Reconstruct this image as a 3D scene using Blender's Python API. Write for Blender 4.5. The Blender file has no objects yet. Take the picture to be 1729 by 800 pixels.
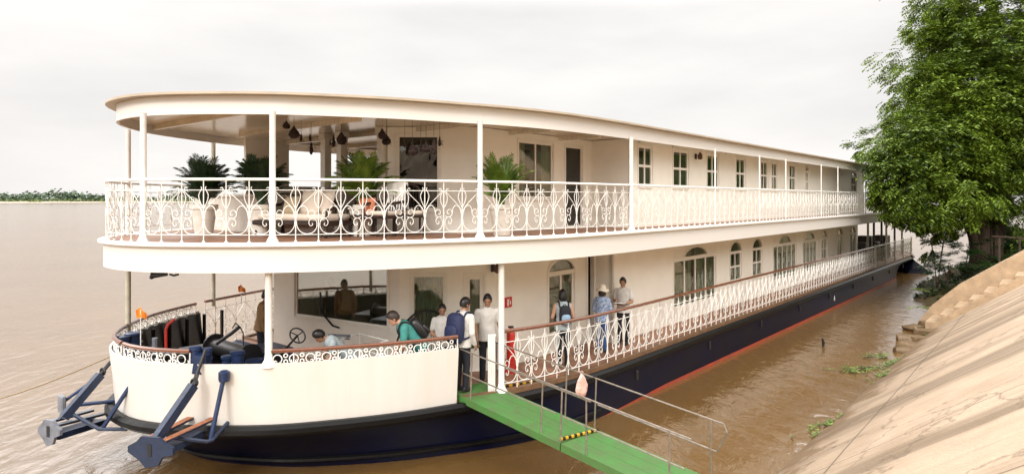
import bpy, bmesh, math, random
from mathutils import Vector, Matrix
random.seed(7)
R = math.radians
scene = bpy.context.scene

# ------------------------------------------------------------------ camera, sky, sun, exposure
EYE = 4.72            # eye height above the river
FPX = 1100.0          # focal length in photo pixels (photo 1729 x 800)
CX, HY = 865.0, 337.0 # optical centre column and horizon row of the photo
cam_d = bpy.data.cameras.new('camera'); cam = bpy.data.objects.new('camera', cam_d)
scene.collection.objects.link(cam)
cam.location = (0, 0, EYE); cam.rotation_euler = (R(90), 0, 0)
cam_d.sensor_width = 36; cam_d.lens = 36*FPX/1729
cam_d.shift_y = -(400-HY)/1729
cam_d.clip_start = 0.1; cam_d.clip_end = 9000
scene.camera = cam

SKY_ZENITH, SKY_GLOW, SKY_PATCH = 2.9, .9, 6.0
SUN_EL, SUN_AZ = 32, 200          # azimuth clockwise from +Y (towards which the sun stands)
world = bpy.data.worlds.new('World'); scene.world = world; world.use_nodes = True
wn = world.node_tree; wn.nodes.clear()
def wnode(t): return wn.nodes.new(t)
wo = wnode('ShaderNodeOutputWorld'); wb = wnode('ShaderNodeBackground')
sky = wnode('ShaderNodeTexSky'); sky.sky_type = 'NISHITA'; sky.sun_disc = False
sky.sun_elevation = R(SUN_EL); sky.sun_rotation = R(SUN_AZ); sky.dust_density = 4; sky.air_density = 1.0
wtc = wnode('ShaderNodeTexCoord'); wmp = wnode('ShaderNodeMapping'); wmp.inputs['Scale'].default_value = (1.0, 1.0, 3.6)
wnz = wnode('ShaderNodeTexNoise'); wnz.inputs['Scale'].default_value = 2.6; wnz.inputs['Detail'].default_value = 5; wnz.inputs['Roughness'].default_value = .5
wcr = wnode('ShaderNodeValToRGB')
wcr.color_ramp.elements[0].position = .36; wcr.color_ramp.elements[0].color = (7.45, 7.25, 7.1, 1)
wcr.color_ramp.elements[1].position = .66; wcr.color_ramp.elements[1].color = (8.75, 8.5, 8.2, 1)
wmx = wnode('ShaderNodeMix'); wmx.data_type = 'RGBA'; wmx.inputs[0].default_value = .95
wb.inputs['Strength'].default_value = .065
wn.links.new(wtc.outputs['Generated'], wmp.inputs[0]); wn.links.new(wmp.outputs[0], wnz.inputs['Vector'])
wn.links.new(wnz.outputs['Fac'], wcr.inputs[0]); wn.links.new(sky.outputs[0], wmx.inputs[6]); wn.links.new(wcr.outputs[0], wmx.inputs[7])
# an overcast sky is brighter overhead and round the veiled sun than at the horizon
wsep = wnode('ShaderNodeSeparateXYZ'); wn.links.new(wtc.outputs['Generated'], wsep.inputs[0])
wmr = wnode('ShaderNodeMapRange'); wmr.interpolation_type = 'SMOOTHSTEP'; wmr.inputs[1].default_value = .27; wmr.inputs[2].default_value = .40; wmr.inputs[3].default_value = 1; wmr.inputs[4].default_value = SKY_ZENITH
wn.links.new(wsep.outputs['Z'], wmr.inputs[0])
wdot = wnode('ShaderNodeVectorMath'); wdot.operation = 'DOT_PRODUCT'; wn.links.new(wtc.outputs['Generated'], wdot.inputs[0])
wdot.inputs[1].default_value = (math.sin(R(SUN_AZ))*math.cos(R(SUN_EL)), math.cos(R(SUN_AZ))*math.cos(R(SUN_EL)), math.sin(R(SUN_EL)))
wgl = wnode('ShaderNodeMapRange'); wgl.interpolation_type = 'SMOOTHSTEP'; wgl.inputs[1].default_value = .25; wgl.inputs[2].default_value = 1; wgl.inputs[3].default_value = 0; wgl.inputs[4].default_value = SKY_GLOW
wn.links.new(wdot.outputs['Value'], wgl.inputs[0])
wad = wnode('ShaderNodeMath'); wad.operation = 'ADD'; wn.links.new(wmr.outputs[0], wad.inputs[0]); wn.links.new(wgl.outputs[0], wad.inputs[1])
# bright sky patch added above the view to lighten the water on the left
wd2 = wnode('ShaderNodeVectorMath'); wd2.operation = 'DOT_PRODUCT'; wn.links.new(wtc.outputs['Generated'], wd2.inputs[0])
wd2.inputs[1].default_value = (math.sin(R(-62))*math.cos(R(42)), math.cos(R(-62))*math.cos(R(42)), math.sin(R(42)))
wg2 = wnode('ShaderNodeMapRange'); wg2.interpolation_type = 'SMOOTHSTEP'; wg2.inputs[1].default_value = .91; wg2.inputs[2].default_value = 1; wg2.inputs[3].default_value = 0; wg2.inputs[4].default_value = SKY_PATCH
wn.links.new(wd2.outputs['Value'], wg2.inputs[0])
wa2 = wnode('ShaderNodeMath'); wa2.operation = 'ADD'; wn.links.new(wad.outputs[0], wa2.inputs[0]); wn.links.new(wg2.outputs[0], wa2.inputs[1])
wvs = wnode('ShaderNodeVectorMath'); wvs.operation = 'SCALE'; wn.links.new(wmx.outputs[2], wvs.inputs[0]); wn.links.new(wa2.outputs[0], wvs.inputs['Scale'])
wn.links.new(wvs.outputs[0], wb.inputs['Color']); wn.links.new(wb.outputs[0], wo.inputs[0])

sd = bpy.data.lights.new('sun', 'SUN'); sun = bpy.data.objects.new('sun', sd); scene.collection.objects.link(sun)
sd.energy = .85; sd.angle = R(12); sd.color = (1, .96, .91)
sv = Vector((math.sin(R(SUN_AZ))*math.cos(R(SUN_EL)), math.cos(R(SUN_AZ))*math.cos(R(SUN_EL)), math.sin(R(SUN_EL))))
sun.rotation_euler = sv.to_track_quat('Z', 'Y').to_euler()
scene.view_settings.view_transform = 'Standard'; scene.view_settings.look = 'None'
scene.view_settings.gamma = 1; scene.view_settings.use_curve_mapping = False
scene.view_settings.exposure = .92
scene.cycles.use_denoising = True
scene.cycles.max_bounces = 8; scene.cycles.transparent_max_bounces = 16
scene.cycles.caustics_reflective = False; scene.cycles.caustics_refractive = False

# ------------------------------------------------------------------ materials
MATS = {}
def mat(name, col, rough=.5, metal=0, noise=0, nscale=4, bump=0, bscale=30, spec=None, col2=None, coat=0, stretch=None):
    if name in MATS: return MATS[name]
    m = bpy.data.materials.new(name); m.use_nodes = True; nt = m.node_tree
    p = nt.nodes['Principled BSDF']; L = nt.links.new
    p.inputs['Roughness'].default_value = rough; p.inputs['Metallic'].default_value = metal
    if spec is not None: p.inputs['Specular IOR Level'].default_value = spec
    if coat: p.inputs['Coat Weight'].default_value = coat; p.inputs['Coat Roughness'].default_value = .15
    tc = nt.nodes.new('ShaderNodeTexCoord'); mp = nt.nodes.new('ShaderNodeMapping')
    if stretch: mp.inputs['Scale'].default_value = stretch
    L(tc.outputs['Object'], mp.inputs[0])
    c = tuple(col)+(1,)
    if noise or col2:
        n = nt.nodes.new('ShaderNodeTexNoise'); n.inputs['Scale'].default_value = nscale; n.inputs['Detail'].default_value = 6
        n.inputs['Roughness'].default_value = .62
        L(mp.outputs[0], n.inputs['Vector'])
        r = nt.nodes.new('ShaderNodeValToRGB'); L(n.outputs['Fac'], r.inputs[0])
        r.color_ramp.elements[0].position = .33; r.color_ramp.elements[1].position = .7
        c2 = col2 if col2 else tuple(x*(1-noise) for x in col)
        r.color_ramp.elements[0].color = tuple(c2)+(1,); r.color_ramp.elements[1].color = c
        L(r.outputs[0], p.inputs['Base Color'])
    else: p.inputs['Base Color'].default_value = c
    if bump:
        b = nt.nodes.new('ShaderNodeTexNoise'); b.inputs['Scale'].default_value = bscale; b.inputs['Detail'].default_value = 4
        L(mp.outputs[0], b.inputs['Vector'])
        bp = nt.nodes.new('ShaderNodeBump'); bp.inputs['Strength'].default_value = bump; bp.inputs['Distance'].default_value = .02
        L(b.outputs['Fac'], bp.inputs['Height']); L(bp.outputs[0], p.inputs['Normal'])
    MATS[name] = m; return m

WHITE = mat('white_paint', (.67,.65,.62), .5, col2=(.68,.65,.60), nscale=1.4, stretch=(1.2,1.2,.35), bump=.12, bscale=1.5)
RAILW = mat('rail_white_paint', (.82,.81,.77), .4, noise=.08, nscale=9)
TRIM = mat('trim_white', (.82,.79,.72), .4, noise=.05, nscale=6)
CEIL = mat('ceiling_gloss', (.74,.68,.56), .18, noise=.12, nscale=2, bump=.25, bscale=1.2, coat=.4)
POSTG = mat('weathered_post_paint', (.50,.48,.38), .5, noise=.25, nscale=7)
def boards(name, col, axis, pitch, rough=.45, groove=.25, dirt=.12, col2=None):
    """paint or timber over boards: the joints are bump and a thin dirt line"""
    m = bpy.data.materials.new(name); m.use_nodes = True; nt = m.node_tree; L = nt.links.new
    p = nt.nodes['Principled BSDF']; p.inputs['Roughness'].default_value = rough
    tc = nt.nodes.new('ShaderNodeTexCoord'); sp = nt.nodes.new('ShaderNodeSeparateXYZ'); L(tc.outputs['Object'], sp.inputs[0])
    a = nt.nodes.new('ShaderNodeMath'); a.operation = 'DIVIDE'; a.inputs[1].default_value = pitch; L(sp.outputs[axis], a.inputs[0])
    f = nt.nodes.new('ShaderNodeMath'); f.operation = 'FRACT'; L(a.outputs[0], f.inputs[0])
    r = nt.nodes.new('ShaderNodeValToRGB'); L(f.outputs[0], r.inputs[0])
    r.color_ramp.elements[0].position = 0; r.color_ramp.elements[0].color = (0,0,0,1)
    r.color_ramp.elements[1].position = .09; r.color_ramp.elements[1].color = (1,1,1,1)
    n = nt.nodes.new('ShaderNodeTexNoise'); n.inputs['Scale'].default_value = 2.2; n.inputs['Detail'].default_value = 6; L(tc.outputs['Object'], n.inputs['Vector'])
    nr = nt.nodes.new('ShaderNodeValToRGB'); L(n.outputs['Fac'], nr.inputs[0]); nr.color_ramp.elements[0].position = .35; nr.color_ramp.elements[1].position = .65
    c2 = col2 or tuple(x*(1-dirt) for x in col)
    nr.color_ramp.elements[0].color = tuple(c2)+(1,); nr.color_ramp.elements[1].color = tuple(col)+(1,)
    mx = nt.nodes.new('ShaderNodeMix'); mx.data_type = 'RGBA'; mx.blend_type = 'MULTIPLY'; mx.inputs[0].default_value = groove
    L(nr.outputs[0], mx.inputs[6]); L(r.outputs[0], mx.inputs[7]); L(mx.outputs[2], p.inputs['Base Color'])
    bp = nt.nodes.new('ShaderNodeBump'); bp.inputs['Strength'].default_value = .5 if groove > .1 else .08; bp.inputs['Distance'].default_value = .01
    L(r.outputs[0], bp.inputs['Height']); L(bp.outputs[0], p.inputs['Normal'])
    MATS[name] = m; return m
SIDING = boards('white_siding', (.87,.84,.76), 2, .15, .35, .02, .05)
CEILB = boards('ceiling_boards', (.76,.70,.58), 1, .14, .2, .5, .22)
DECKW = boards('deck_timber', (.34,.17,.10), 1, .12, .5, .6, .45)
WOOD = mat('varnished_handrail', (.21,.065,.025), .25, noise=.5, nscale=7, coat=.5, stretch=(1,8,8))
EDGEW = mat('deck_edge_timber', (.20,.11,.055), .55, noise=.5, nscale=5)
BLACK = mat('black_rubber', (.005,.005,.005), .38, spec=.2, noise=.5, nscale=6, bump=.3, bscale=12)
HULLB = mat('hull_navy', (.002,.0035,.020), .36, spec=.13, col2=(.006,.006,.012), nscale=1.1, bump=.35, bscale=1.1)
RED = mat('boot_top_red', (.40,.045,.015), .6, col2=(.20,.05,.025), nscale=3)
BLUE = mat('blue_deck_paint', (.013,.033,.10), .38, noise=.45, nscale=5, bump=.3, bscale=18)
BLUEL = mat('faded_blue_paint', (.014,.028,.068), .45, noise=.45, nscale=7, bump=.3, bscale=18)
RUST = mat('rusty_edge', (.35,.13,.06), .7, noise=.5, nscale=14)
GREY = mat('worn_grey_paint', (.20,.215,.25), .55, noise=.4, nscale=6)
STEEL = mat('galvanised_tube', (.36,.31,.26), .45, metal=.6, noise=.45, nscale=12)
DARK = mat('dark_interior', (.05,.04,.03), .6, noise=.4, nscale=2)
IRON = mat('black_iron', (.012,.012,.013), .4, noise=.3, nscale=9)
CURT = mat('curtain_cloth', (.60,.60,.48), .9, noise=.2, nscale=5, stretch=(8,8,1))
CURTG = mat('green_curtain_cloth', (.20,.27,.20), .9, noise=.35, nscale=5, stretch=(8,8,1))
INTW = mat('interior_panelling', (.62,.60,.48), .6, noise=.2, nscale=3)
LOUNGE = mat('lounge_dark_wood', (.035,.017,.01), .35, noise=.5, nscale=5)
CUSH = mat('cream_cushion', (.72,.62,.52), .9, noise=.1, nscale=8, bump=.4, bscale=30)
PALE = mat('white_cloth', (.82,.80,.76), .9, noise=.05, nscale=8, bump=.4, bscale=20)
ORANGE = mat('orange_cloth', (.85,.24,.02), .8, noise=.2, nscale=8)
TERRA = mat('terracotta_cloth', (.60,.22,.12), .9, noise=.2, nscale=8)
GREENP = mat('green_walkway_paint', (.05,.195,.035), .65, col2=(.075,.125,.04), nscale=3.2, bump=.5, bscale=26)
YELLOW = mat('hazard_yellow', (.72,.42,.02), .5, noise=.35, nscale=14)
SIGNR = mat('sign_red', (.55,.03,.02), .4)
REDP = mat('red_paint', (.45,.03,.02), .4, noise=.2, nscale=9)
BARK = mat('bark', (.085,.055,.035), .9, noise=.5, nscale=5, bump=1, bscale=16, stretch=(2,2,.5))
SKIN = mat('skin_tan', (.36,.19,.11), .5, noise=.08, nscale=20)
SKINL = mat('skin_light', (.56,.31,.21), .5, noise=.08, nscale=20)
LIP = mat('lip', (.25,.09,.07), .4)
EYEM = mat('eye_dark', (.02,.015,.012), .2)
HAIRB = mat('black_hair', (.008,.006,.006), .4, noise=.4, nscale=30)
HAIRG = mat('brown_hair', (.035,.022,.015), .5, noise=.4, nscale=30)
def glass(name, tint, refl=.9, thru=.6, rough=.02):
    m = bpy.data.materials.new(name); m.use_nodes = True; nt = m.node_tree; nt.nodes.clear(); L = nt.links.new
    o = nt.nodes.new('ShaderNodeOutputMaterial'); g = nt.nodes.new('ShaderNodeBsdfGlossy'); t = nt.nodes.new('ShaderNodeBsdfTransparent')
    g.inputs['Roughness'].default_value = rough; g.inputs['Color'].default_value = (refl, refl, refl, 1); t.inputs['Color'].default_value = tuple(tint)+(1,)
    f0 = ((thru-1)/(thru+1))**2*1.9      # two faces of one pane
    lw = nt.nodes.new('ShaderNodeLayerWeight'); lw.inputs[0].default_value = .5
    pw = nt.nodes.new('ShaderNodeMath'); pw.operation = 'POWER'; pw.inputs[1].default_value = 4; L(lw.outputs['Facing'], pw.inputs[0])
    f = nt.nodes.new('ShaderNodeMath'); f.operation = 'MULTIPLY_ADD'; f.inputs[1].default_value = 1-f0; f.inputs[2].default_value = f0; L(pw.outputs[0], f.inputs[0])
    mx = nt.nodes.new('ShaderNodeMixShader'); L(f.outputs[0], mx.inputs[0]); L(t.outputs[0], mx.inputs[1]); L(g.outputs[0], mx.inputs[2]); L(mx.outputs[0], o.inputs[0])
    n = nt.nodes.new('ShaderNodeTexNoise'); n.inputs['Scale'].default_value = 1.5
    b = nt.nodes.new('ShaderNodeBump'); b.inputs['Strength'].default_value = .08; b.inputs['Distance'].default_value = .05; L(n.outputs['Fac'], b.inputs['Height']); L(b.outputs[0], g.inputs['Normal'])
    MATS[name] = m; return m
GLASS = glass('window_glass', (.72,.76,.70), .9, 1.6)
GLASSB = glass('bridge_glass', (.80,.84,.76), .9, 2.5)
GLASSD = glass('tinted_glass', (.35,.38,.34), .9, 1.45)

# ------------------------------------------------------------------ helpers
ANG = math.atan((1800-CX)/FPX); SA, CA = math.sin(ANG), math.cos(ANG)
U0, W0 = 27.0, 12.5
def S(u, w, z=0):              # ship frame (u along the hull to the stern, w away from the bank) -> world
    return Vector((u*SA - w*CA, u*CA + w*SA, z))
def at(px, py, Y):             # photo pixel at depth Y -> world point
    return Vector(((px-CX)/FPX*Y, Y, EYE + (HY-py)/FPX*Y))
def SH(p):                     # world -> ship frame (u, w, z)
    return Vector((p[0]*SA + p[1]*CA, -p[0]*CA + p[1]*SA, p[2]))
def ats(px, py, Y): return SH(at(px, py, Y))
def dep(px, w): return w/(SA - (px-CX)/FPX*CA)     # depth where column px meets ship plane w
def upx(px, w):                # u of column px on ship plane w
    Y = dep(px, w); return (px-CX)/FPX*Y*SA + Y*CA

class MB:
    def __init__(s): s.v = []; s.f = []; s.m = []; s.cur = 0
    def add(s, vs, fs):
        b = len(s.v); s.v += [tuple(v) for v in vs]
        for f in fs: s.f.append([b+i for i in f]); s.m.append(s.cur)
    def box(s, lo, hi, M=None):
        x0,y0,z0 = lo; x1,y1,z1 = hi
        vs = [Vector(p) for p in ((x0,y0,z0),(x1,y0,z0),(x1,y1,z0),(x0,y1,z0),(x0,y0,z1),(x1,y0,z1),(x1,y1,z1),(x0,y1,z1))]
        if M: vs = [M@v for v in vs]
        s.add(vs, [(0,3,2,1),(4,5,6,7),(0,1,5,4),(1,2,6,5),(2,3,7,6),(3,0,4,7)])
    def rbox(s, lo, hi, r, M=None):   # box with chamfered vertical edges and top
        x0,y0,z0 = lo; x1,y1,z1 = hi
        def ring(i, z):
            a=i
            return [(x0+a+r,y0+a,z),(x1-a-r,y0+a,z),(x1-a,y0+a+r,z),(x1-a,y1-a-r,z),(x1-a-r,y1-a,z),(x0+a+r,y1-a,z),(x0+a,y1-a-r,z),(x0+a,y0+a+r,z)]
        rs = [ring(r*.6,z0), ring(0,z0+r), ring(0,z1-r), ring(r*.6,z1)]
        vs = [Vector(p) for q in rs for p in q]
        if M: vs = [M@v for v in vs]
        fs = [tuple(range(7,-1,-1)), tuple(range(24,32))]
        for k in range(3):
            for i in range(8): fs.append((k*8+i, k*8+(i+1)%8, (k+1)*8+(i+1)%8, (k+1)*8+i))
        s.add(vs, fs)
    def tube(s, pts, r, n=6, closed=False, cap=True, rs=None):
        pts = [Vector(p) for p in pts]; k = len(pts)
        if k < 2: return
        vs = []; ref = Vector((0,0,1)); pv = None
        for i, p in enumerate(pts):
            if closed: t = (pts[(i+1)%k]-pts[i-1])
            else: t = (pts[min(i+1,k-1)]-pts[max(i-1,0)])
            if t.length < 1e-9: t = Vector((0,0,1))
            t.normalize()
            if pv is None:
                a = ref if abs(t.z) < .9 else Vector((1,0,0)); x = t.cross(a).normalized()
            else:
                x = pv - t*pv.dot(t)
                if x.length < 1e-6: x = t.orthogonal()
                x.normalize()
            pv = x; y = t.cross(x); rr = rs[i] if rs else r
            for j in range(n):
                a = 2*math.pi*(j+.5)/n; vs.append(p + x*math.cos(a)*rr + y*math.sin(a)*rr)
        fs = []
        for i in range(k if closed else k-1):
            q = (i+1)%k
            for j in range(n): fs.append((i*n+j, i*n+(j+1)%n, q*n+(j+1)%n, q*n+j))
        if cap and not closed: fs += [tuple(range(n-1,-1,-1)), tuple((k-1)*n+j for j in range(n))]
        s.add(vs, fs)
    def bar(s, a, b, r, n=8, r2=None): s.tube([a,b], r, n, rs=[r, r2 if r2 else r])
    def beam(s, a, b, w, h, up=(0,0,1)):
        a, b = Vector(a), Vector(b); t = (b-a).normalized(); x = t.cross(Vector(up))
        if x.length < 1e-4: x = Vector((1,0,0))
        x.normalize(); y = x.cross(t); L = (b-a).length
        M = Matrix(((x.x,t.x,y.x,a.x),(x.y,t.y,y.y,a.y),(x.z,t.z,y.z,a.z),(0,0,0,1)))
        s.box((-w/2,0,-h/2),(w/2,L,h/2), M)
    def lathe(s, prof, c, n=16, M=None):
        vs = []
        for r, z in prof:
            for j in range(n):
                a = 2*math.pi*j/n; v = Vector((r*math.cos(a), r*math.sin(a), z)); v = (M@v) if M else v + Vector(c); vs.append(v)
        fs = []
        for i in range(len(prof)-1):
            for j in range(n): fs.append((i*n+j, i*n+(j+1)%n, (i+1)*n+(j+1)%n, (i+1)*n+j))
        fs += [tuple(range(n-1,-1,-1)), tuple((len(prof)-1)*n+j for j in range(n))]
        s.add(vs, fs)
    def ell(s, c, r, n=12, M=None):
        prof = [(math.sin(math.pi*i/8), -math.cos(math.pi*i/8)) for i in range(9)]
        vs = []
        for a, z in prof:
            a = max(a, .02)
            for j in range(n):
                t = 2*math.pi*j/n; v = Vector((a*math.cos(t)*r[0], a*math.sin(t)*r[1], z*r[2]))
                v = (M@v) if M else v; vs.append(v+Vector(c))
        fs = []
        for i in range(8):
            for j in range(n): fs.append((i*n+j, i*n+(j+1)%n, (i+1)*n+(j+1)%n, (i+1)*n+j))
        fs += [tuple(range(n-1,-1,-1)), tuple(8*n+j for j in range(n))]
        s.add(vs, fs)
    def poly(s, pts, d):            # prism: polygon pts extruded by vector d
        n = len(pts); d = Vector(d); vs = [Vector(p) for p in pts] + [Vector(p)+d for p in pts]
        s.add(vs, [tuple(range(n-1,-1,-1)), tuple(range(n,2*n))] + [(i,(i+1)%n,n+(i+1)%n,n+i) for i in range(n)])
    def loft(s, rows, closed=False):
        k = len(rows[0]); vs = [v for r in rows for v in r]; fs = []
        for i in range(len(rows)-1):
            for j in range(k if closed else k-1): fs.append((i*k+j, i*k+(j+1)%k, (i+1)*k+(j+1)%k, (i+1)*k+j))
        s.add(vs, fs)
    def build(s, name, m, parent=None, smooth=False, off=None):
        me = bpy.data.meshes.new(name)
        vs = s.v if off is None else [(v[0]-off[0], v[1]-off[1], v[2]-off[2]) for v in s.v]
        me.from_pydata(vs, [], s.f)
        ms = m if isinstance(m, (list, tuple)) else [m]
        for q in ms: me.materials.append(q)
        if len(ms) > 1: me.polygons.foreach_set('material_index', s.m)
        if smooth:
            me.polygons.foreach_set('use_smooth', [True]*len(me.polygons))
            try: me.set_sharp_from_angle(angle=R(42))
            except Exception: pass
        me.update()
        bm = bmesh.new(); bm.from_mesh(me); bmesh.ops.recalc_face_normals(bm, faces=bm.faces); bm.to_mesh(me); bm.free()
        o = bpy.data.objects.new(name, me); scene.collection.objects.link(o)
        if parent: o.parent = parent
        return o
def tag(o, label=None, cat=None, group=None, kind=None):
    if label: o['label'] = label
    if cat: o['category'] = cat
    if group: o['group'] = group
    if kind: o['kind'] = kind
    return o
def empty(name, loc, rz=0, label=None, cat=None, group=None):
    o = bpy.data.objects.new(name, None); scene.collection.objects.link(o); o.empty_display_size = .2
    o.location = loc; o.rotation_euler = (0,0,rz); return tag(o, label, cat, group)
SHIPROT = math.pi/2 - ANG
OFF = (U0, W0, 0)
def crom(P, n=6, closed=False):
    P = [Vector(p) for p in P]; out = []
    k = len(P)
    for i in range(k if closed else k-1):
        a = P[i-1] if (i or closed) else P[0]; b = P[i]; c = P[(i+1)%k]; d = P[(i+2)%k] if (closed or i+2<k) else P[-1]
        for j in range(n):
            t = j/n; out.append(.5*((2*b)+(c-a)*t+(2*a-5*b+4*c-d)*t*t+(3*b-a-3*c+d)*t**3))
    if not closed: out.append(P[-1])
    return out

# ------------------------------------------------------------------ the setting: river, far bank, embankment
def water_mat():
    m = bpy.data.materials.new('river_water'); m.use_nodes = True; nt = m.node_tree; L = nt.links.new
    p = nt.nodes['Principled BSDF']; p.inputs['Roughness'].default_value = .13; p.inputs['IOR'].default_value = 2.9
    tc = nt.nodes.new('ShaderNodeTexCoord'); mp = nt.nodes.new('ShaderNodeMapping'); mp.inputs['Rotation'].default_value = (0,0,R(-35)); mp.inputs['Scale'].default_value = (1,.45,1)
    L(tc.outputs['Object'], mp.inputs[0])
    n0 = nt.nodes.new('ShaderNodeTexNoise'); n0.inputs['Scale'].default_value = .12; n0.inputs['Detail'].default_value = 5; L(tc.outputs['Object'], n0.inputs['Vector'])
    r = nt.nodes.new('ShaderNodeValToRGB'); L(n0.outputs['Fac'], r.inputs[0])
    r.color_ramp.elements[0].position = .3; r.color_ramp.elements[0].color = (.125,.066,.018,1)
    r.color_ramp.elements[1].position = .7; r.color_ramp.elements[1].color = (.17,.095,.032,1)
    L(r.outputs[0], p.inputs['Base Color'])
    n1 = nt.nodes.new('ShaderNodeTexNoise'); n1.inputs['Scale'].default_value = 3.2; n1.inputs['Detail'].default_value = 5; n1.inputs['Roughness'].default_value = .55; n1.inputs['Distortion'].default_value = .4
    L(mp.outputs[0], n1.inputs['Vector'])
    n2 = nt.nodes.new('ShaderNodeTexNoise'); n2.inputs['Scale'].default_value = .5; n2.inputs['Detail'].default_value = 3; L(mp.outputs[0], n2.inputs['Vector'])
    a = nt.nodes.new('ShaderNodeMath'); a.operation = 'MULTIPLY_ADD'; a.inputs[1].default_value = 1.6
    L(n2.outputs['Fac'], a.inputs[0]); L(n1.outputs['Fac'], a.inputs[2])
    b = nt.nodes.new('ShaderNodeBump'); b.inputs['Strength'].default_value = .6; b.inputs['Distance'].default_value = .06
    L(a.outputs[0], b.inputs['Height']); L(b.outputs[0], p.inputs['Normal'])
    return m
mb = MB(); mb.add([(-3500,-60,0),(3500,-60,0),(3500,6000,0),(-3500,6000,0)], [(0,1,2,3)])
tag(mb.build('river', water_mat()), 'wide muddy brown river around the moored boat', kind='structure')

SLOPE, WEDGE = .72, 3.8
def bank_z(w): return SLOPE*(WEDGE-w)
def concrete_mat():
    m = bpy.data.materials.new('stained_concrete'); m.use_nodes = True; nt = m.node_tree; L = nt.links.new
    p = nt.nodes['Principled BSDF']; p.inputs['Roughness'].default_value = .85
    tc = nt.nodes.new('ShaderNodeTexCoord')
    def stretch(sx, sy, rot=0):
        mp = nt.nodes.new('ShaderNodeMapping'); mp.inputs['Scale'].default_value = (sx, sy, sy); mp.inputs['Rotation'].default_value = (0,0,rot); L(tc.outputs['Object'], mp.inputs[0]); return mp
    def noise(mp, sc, det, lo, hi, dist=0, ro=.6):
        n = nt.nodes.new('ShaderNodeTexNoise'); n.inputs['Scale'].default_value = sc; n.inputs['Detail'].default_value = det; n.inputs['Distortion'].default_value = dist; n.inputs['Roughness'].default_value = ro
        L(mp.outputs[0], n.inputs['Vector']); r = nt.nodes.new('ShaderNodeMapRange'); r.inputs[1].default_value = lo; r.inputs[2].default_value = hi; L(n.outputs['Fac'], r.inputs[0]); return r
    s1 = noise(stretch(1,.10), .62, 5, .49, .58, .3, .6)      # broad stains running down the slope
    s2 = noise(stretch(1,.06), 4.5, 6, .42, .72)
    s3 = noise(stretch(1,1), 1.1, 8, .3, .75)
    s4 = noise(stretch(1,1), 22, 4, .2, .8)
    def mix(f, a, b, k=1, bt='MIX'):
        q = nt.nodes.new('ShaderNodeMix'); q.data_type = 'RGBA'; q.blend_type = bt
        sc = nt.nodes.new('ShaderNodeMath'); sc.operation = 'MULTIPLY'; sc.inputs[1].default_value = k; L(f.outputs[0], sc.inputs[0]); L(sc.outputs[0], q.inputs[0])
        for i, x in ((6,a),(7,b)):
            if isinstance(x, tuple): q.inputs[i].default_value = x+(1,)
            else: L(x.outputs[2], q.inputs[i])
        return q
    base = mix(s3, (.32,.235,.16), (.46,.355,.255))
    c = mix(s1, base, (.13,.092,.055), .8)
    c = mix(s2, c, (.56,.45,.34), .25)
    c = mix(s4, c, (.30,.2,.12), .22)
    sx = nt.nodes.new('ShaderNodeSeparateXYZ'); L(tc.outputs['Object'], sx.inputs[0])
    # cast joints between the slabs, and hairline cracks
    br = nt.nodes.new('ShaderNodeTexBrick'); br.offset = 0; br.inputs['Color1'].default_value = (0,0,0,1); br.inputs['Color2'].default_value = (0,0,0,1); br.inputs['Mortar'].default_value = (1,1,1,1)
    br.inputs['Scale'].default_value = 1; br.inputs['Mortar Size'].default_value = .022; br.inputs['Brick Width'].default_value = 3.4; br.inputs['Row Height'].default_value = 2.6; L(tc.outputs['Object'], br.inputs['Vector'])
    c = mix(br, c, (.10,.07,.045), .7)
    vo = nt.nodes.new('ShaderNodeTexVoronoi'); vo.feature = 'DISTANCE_TO_EDGE'; vo.inputs['Scale'].default_value = .42
    wv = nt.nodes.new('ShaderNodeVectorMath'); wv.operation = 'ADD'; nn = nt.nodes.new('ShaderNodeTexNoise'); nn.inputs['Scale'].default_value = 1.6; nn.inputs['Detail'].default_value = 5; L(tc.outputs['Object'], nn.inputs['Vector']); L(tc.outputs['Object'], wv.inputs[0]); L(nn.outputs['Color'], wv.inputs[1]); L(wv.outputs[0], vo.inputs['Vector'])
    ck = nt.nodes.new('ShaderNodeMapRange'); ck.inputs[1].default_value = .012; ck.inputs[2].default_value = .002; L(vo.outputs['Distance'], ck.inputs[0])
    c = mix(ck, c, (.11,.075,.045), .55)
    wet = nt.nodes.new('ShaderNodeMath'); wet.operation = 'MULTIPLY_ADD'; wet.inputs[1].default_value = 1.3; L(s3.outputs[0], wet.inputs[0]); L(sx.outputs[1], wet.inputs[2])
    wr_ = nt.nodes.new('ShaderNodeMapRange'); wr_.inputs[1].default_value = 3.75; wr_.inputs[2].default_value = 4.1; L(wet.outputs[0], wr_.inputs[0])
    c = mix(wr_, c, (.17,.105,.05), .85)
    L(c.outputs[2], p.inputs['Base Color'])
    b = nt.nodes.new('ShaderNodeBump'); b.inputs['Strength'].default_value = .5; b.inputs['Distance'].default_value = .02; L(s4.outputs[0], b.inputs['Height']); L(b.outputs[0], p.inputs['Normal'])
    return m
CONC = concrete_mat()
CONCP = mat('plain_concrete', (.47,.335,.21), .85, noise=.35, nscale=3, bump=.5, bscale=20)
CONCD = mat('damp_concrete', (.20,.13,.065), .6, noise=.45, nscale=4, bump=.5, bscale=20)
SOIL = mat('earth', (.16,.10,.055), .95, col2=(.07,.075,.025), nscale=1.4, bump=1, bscale=6)
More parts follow.
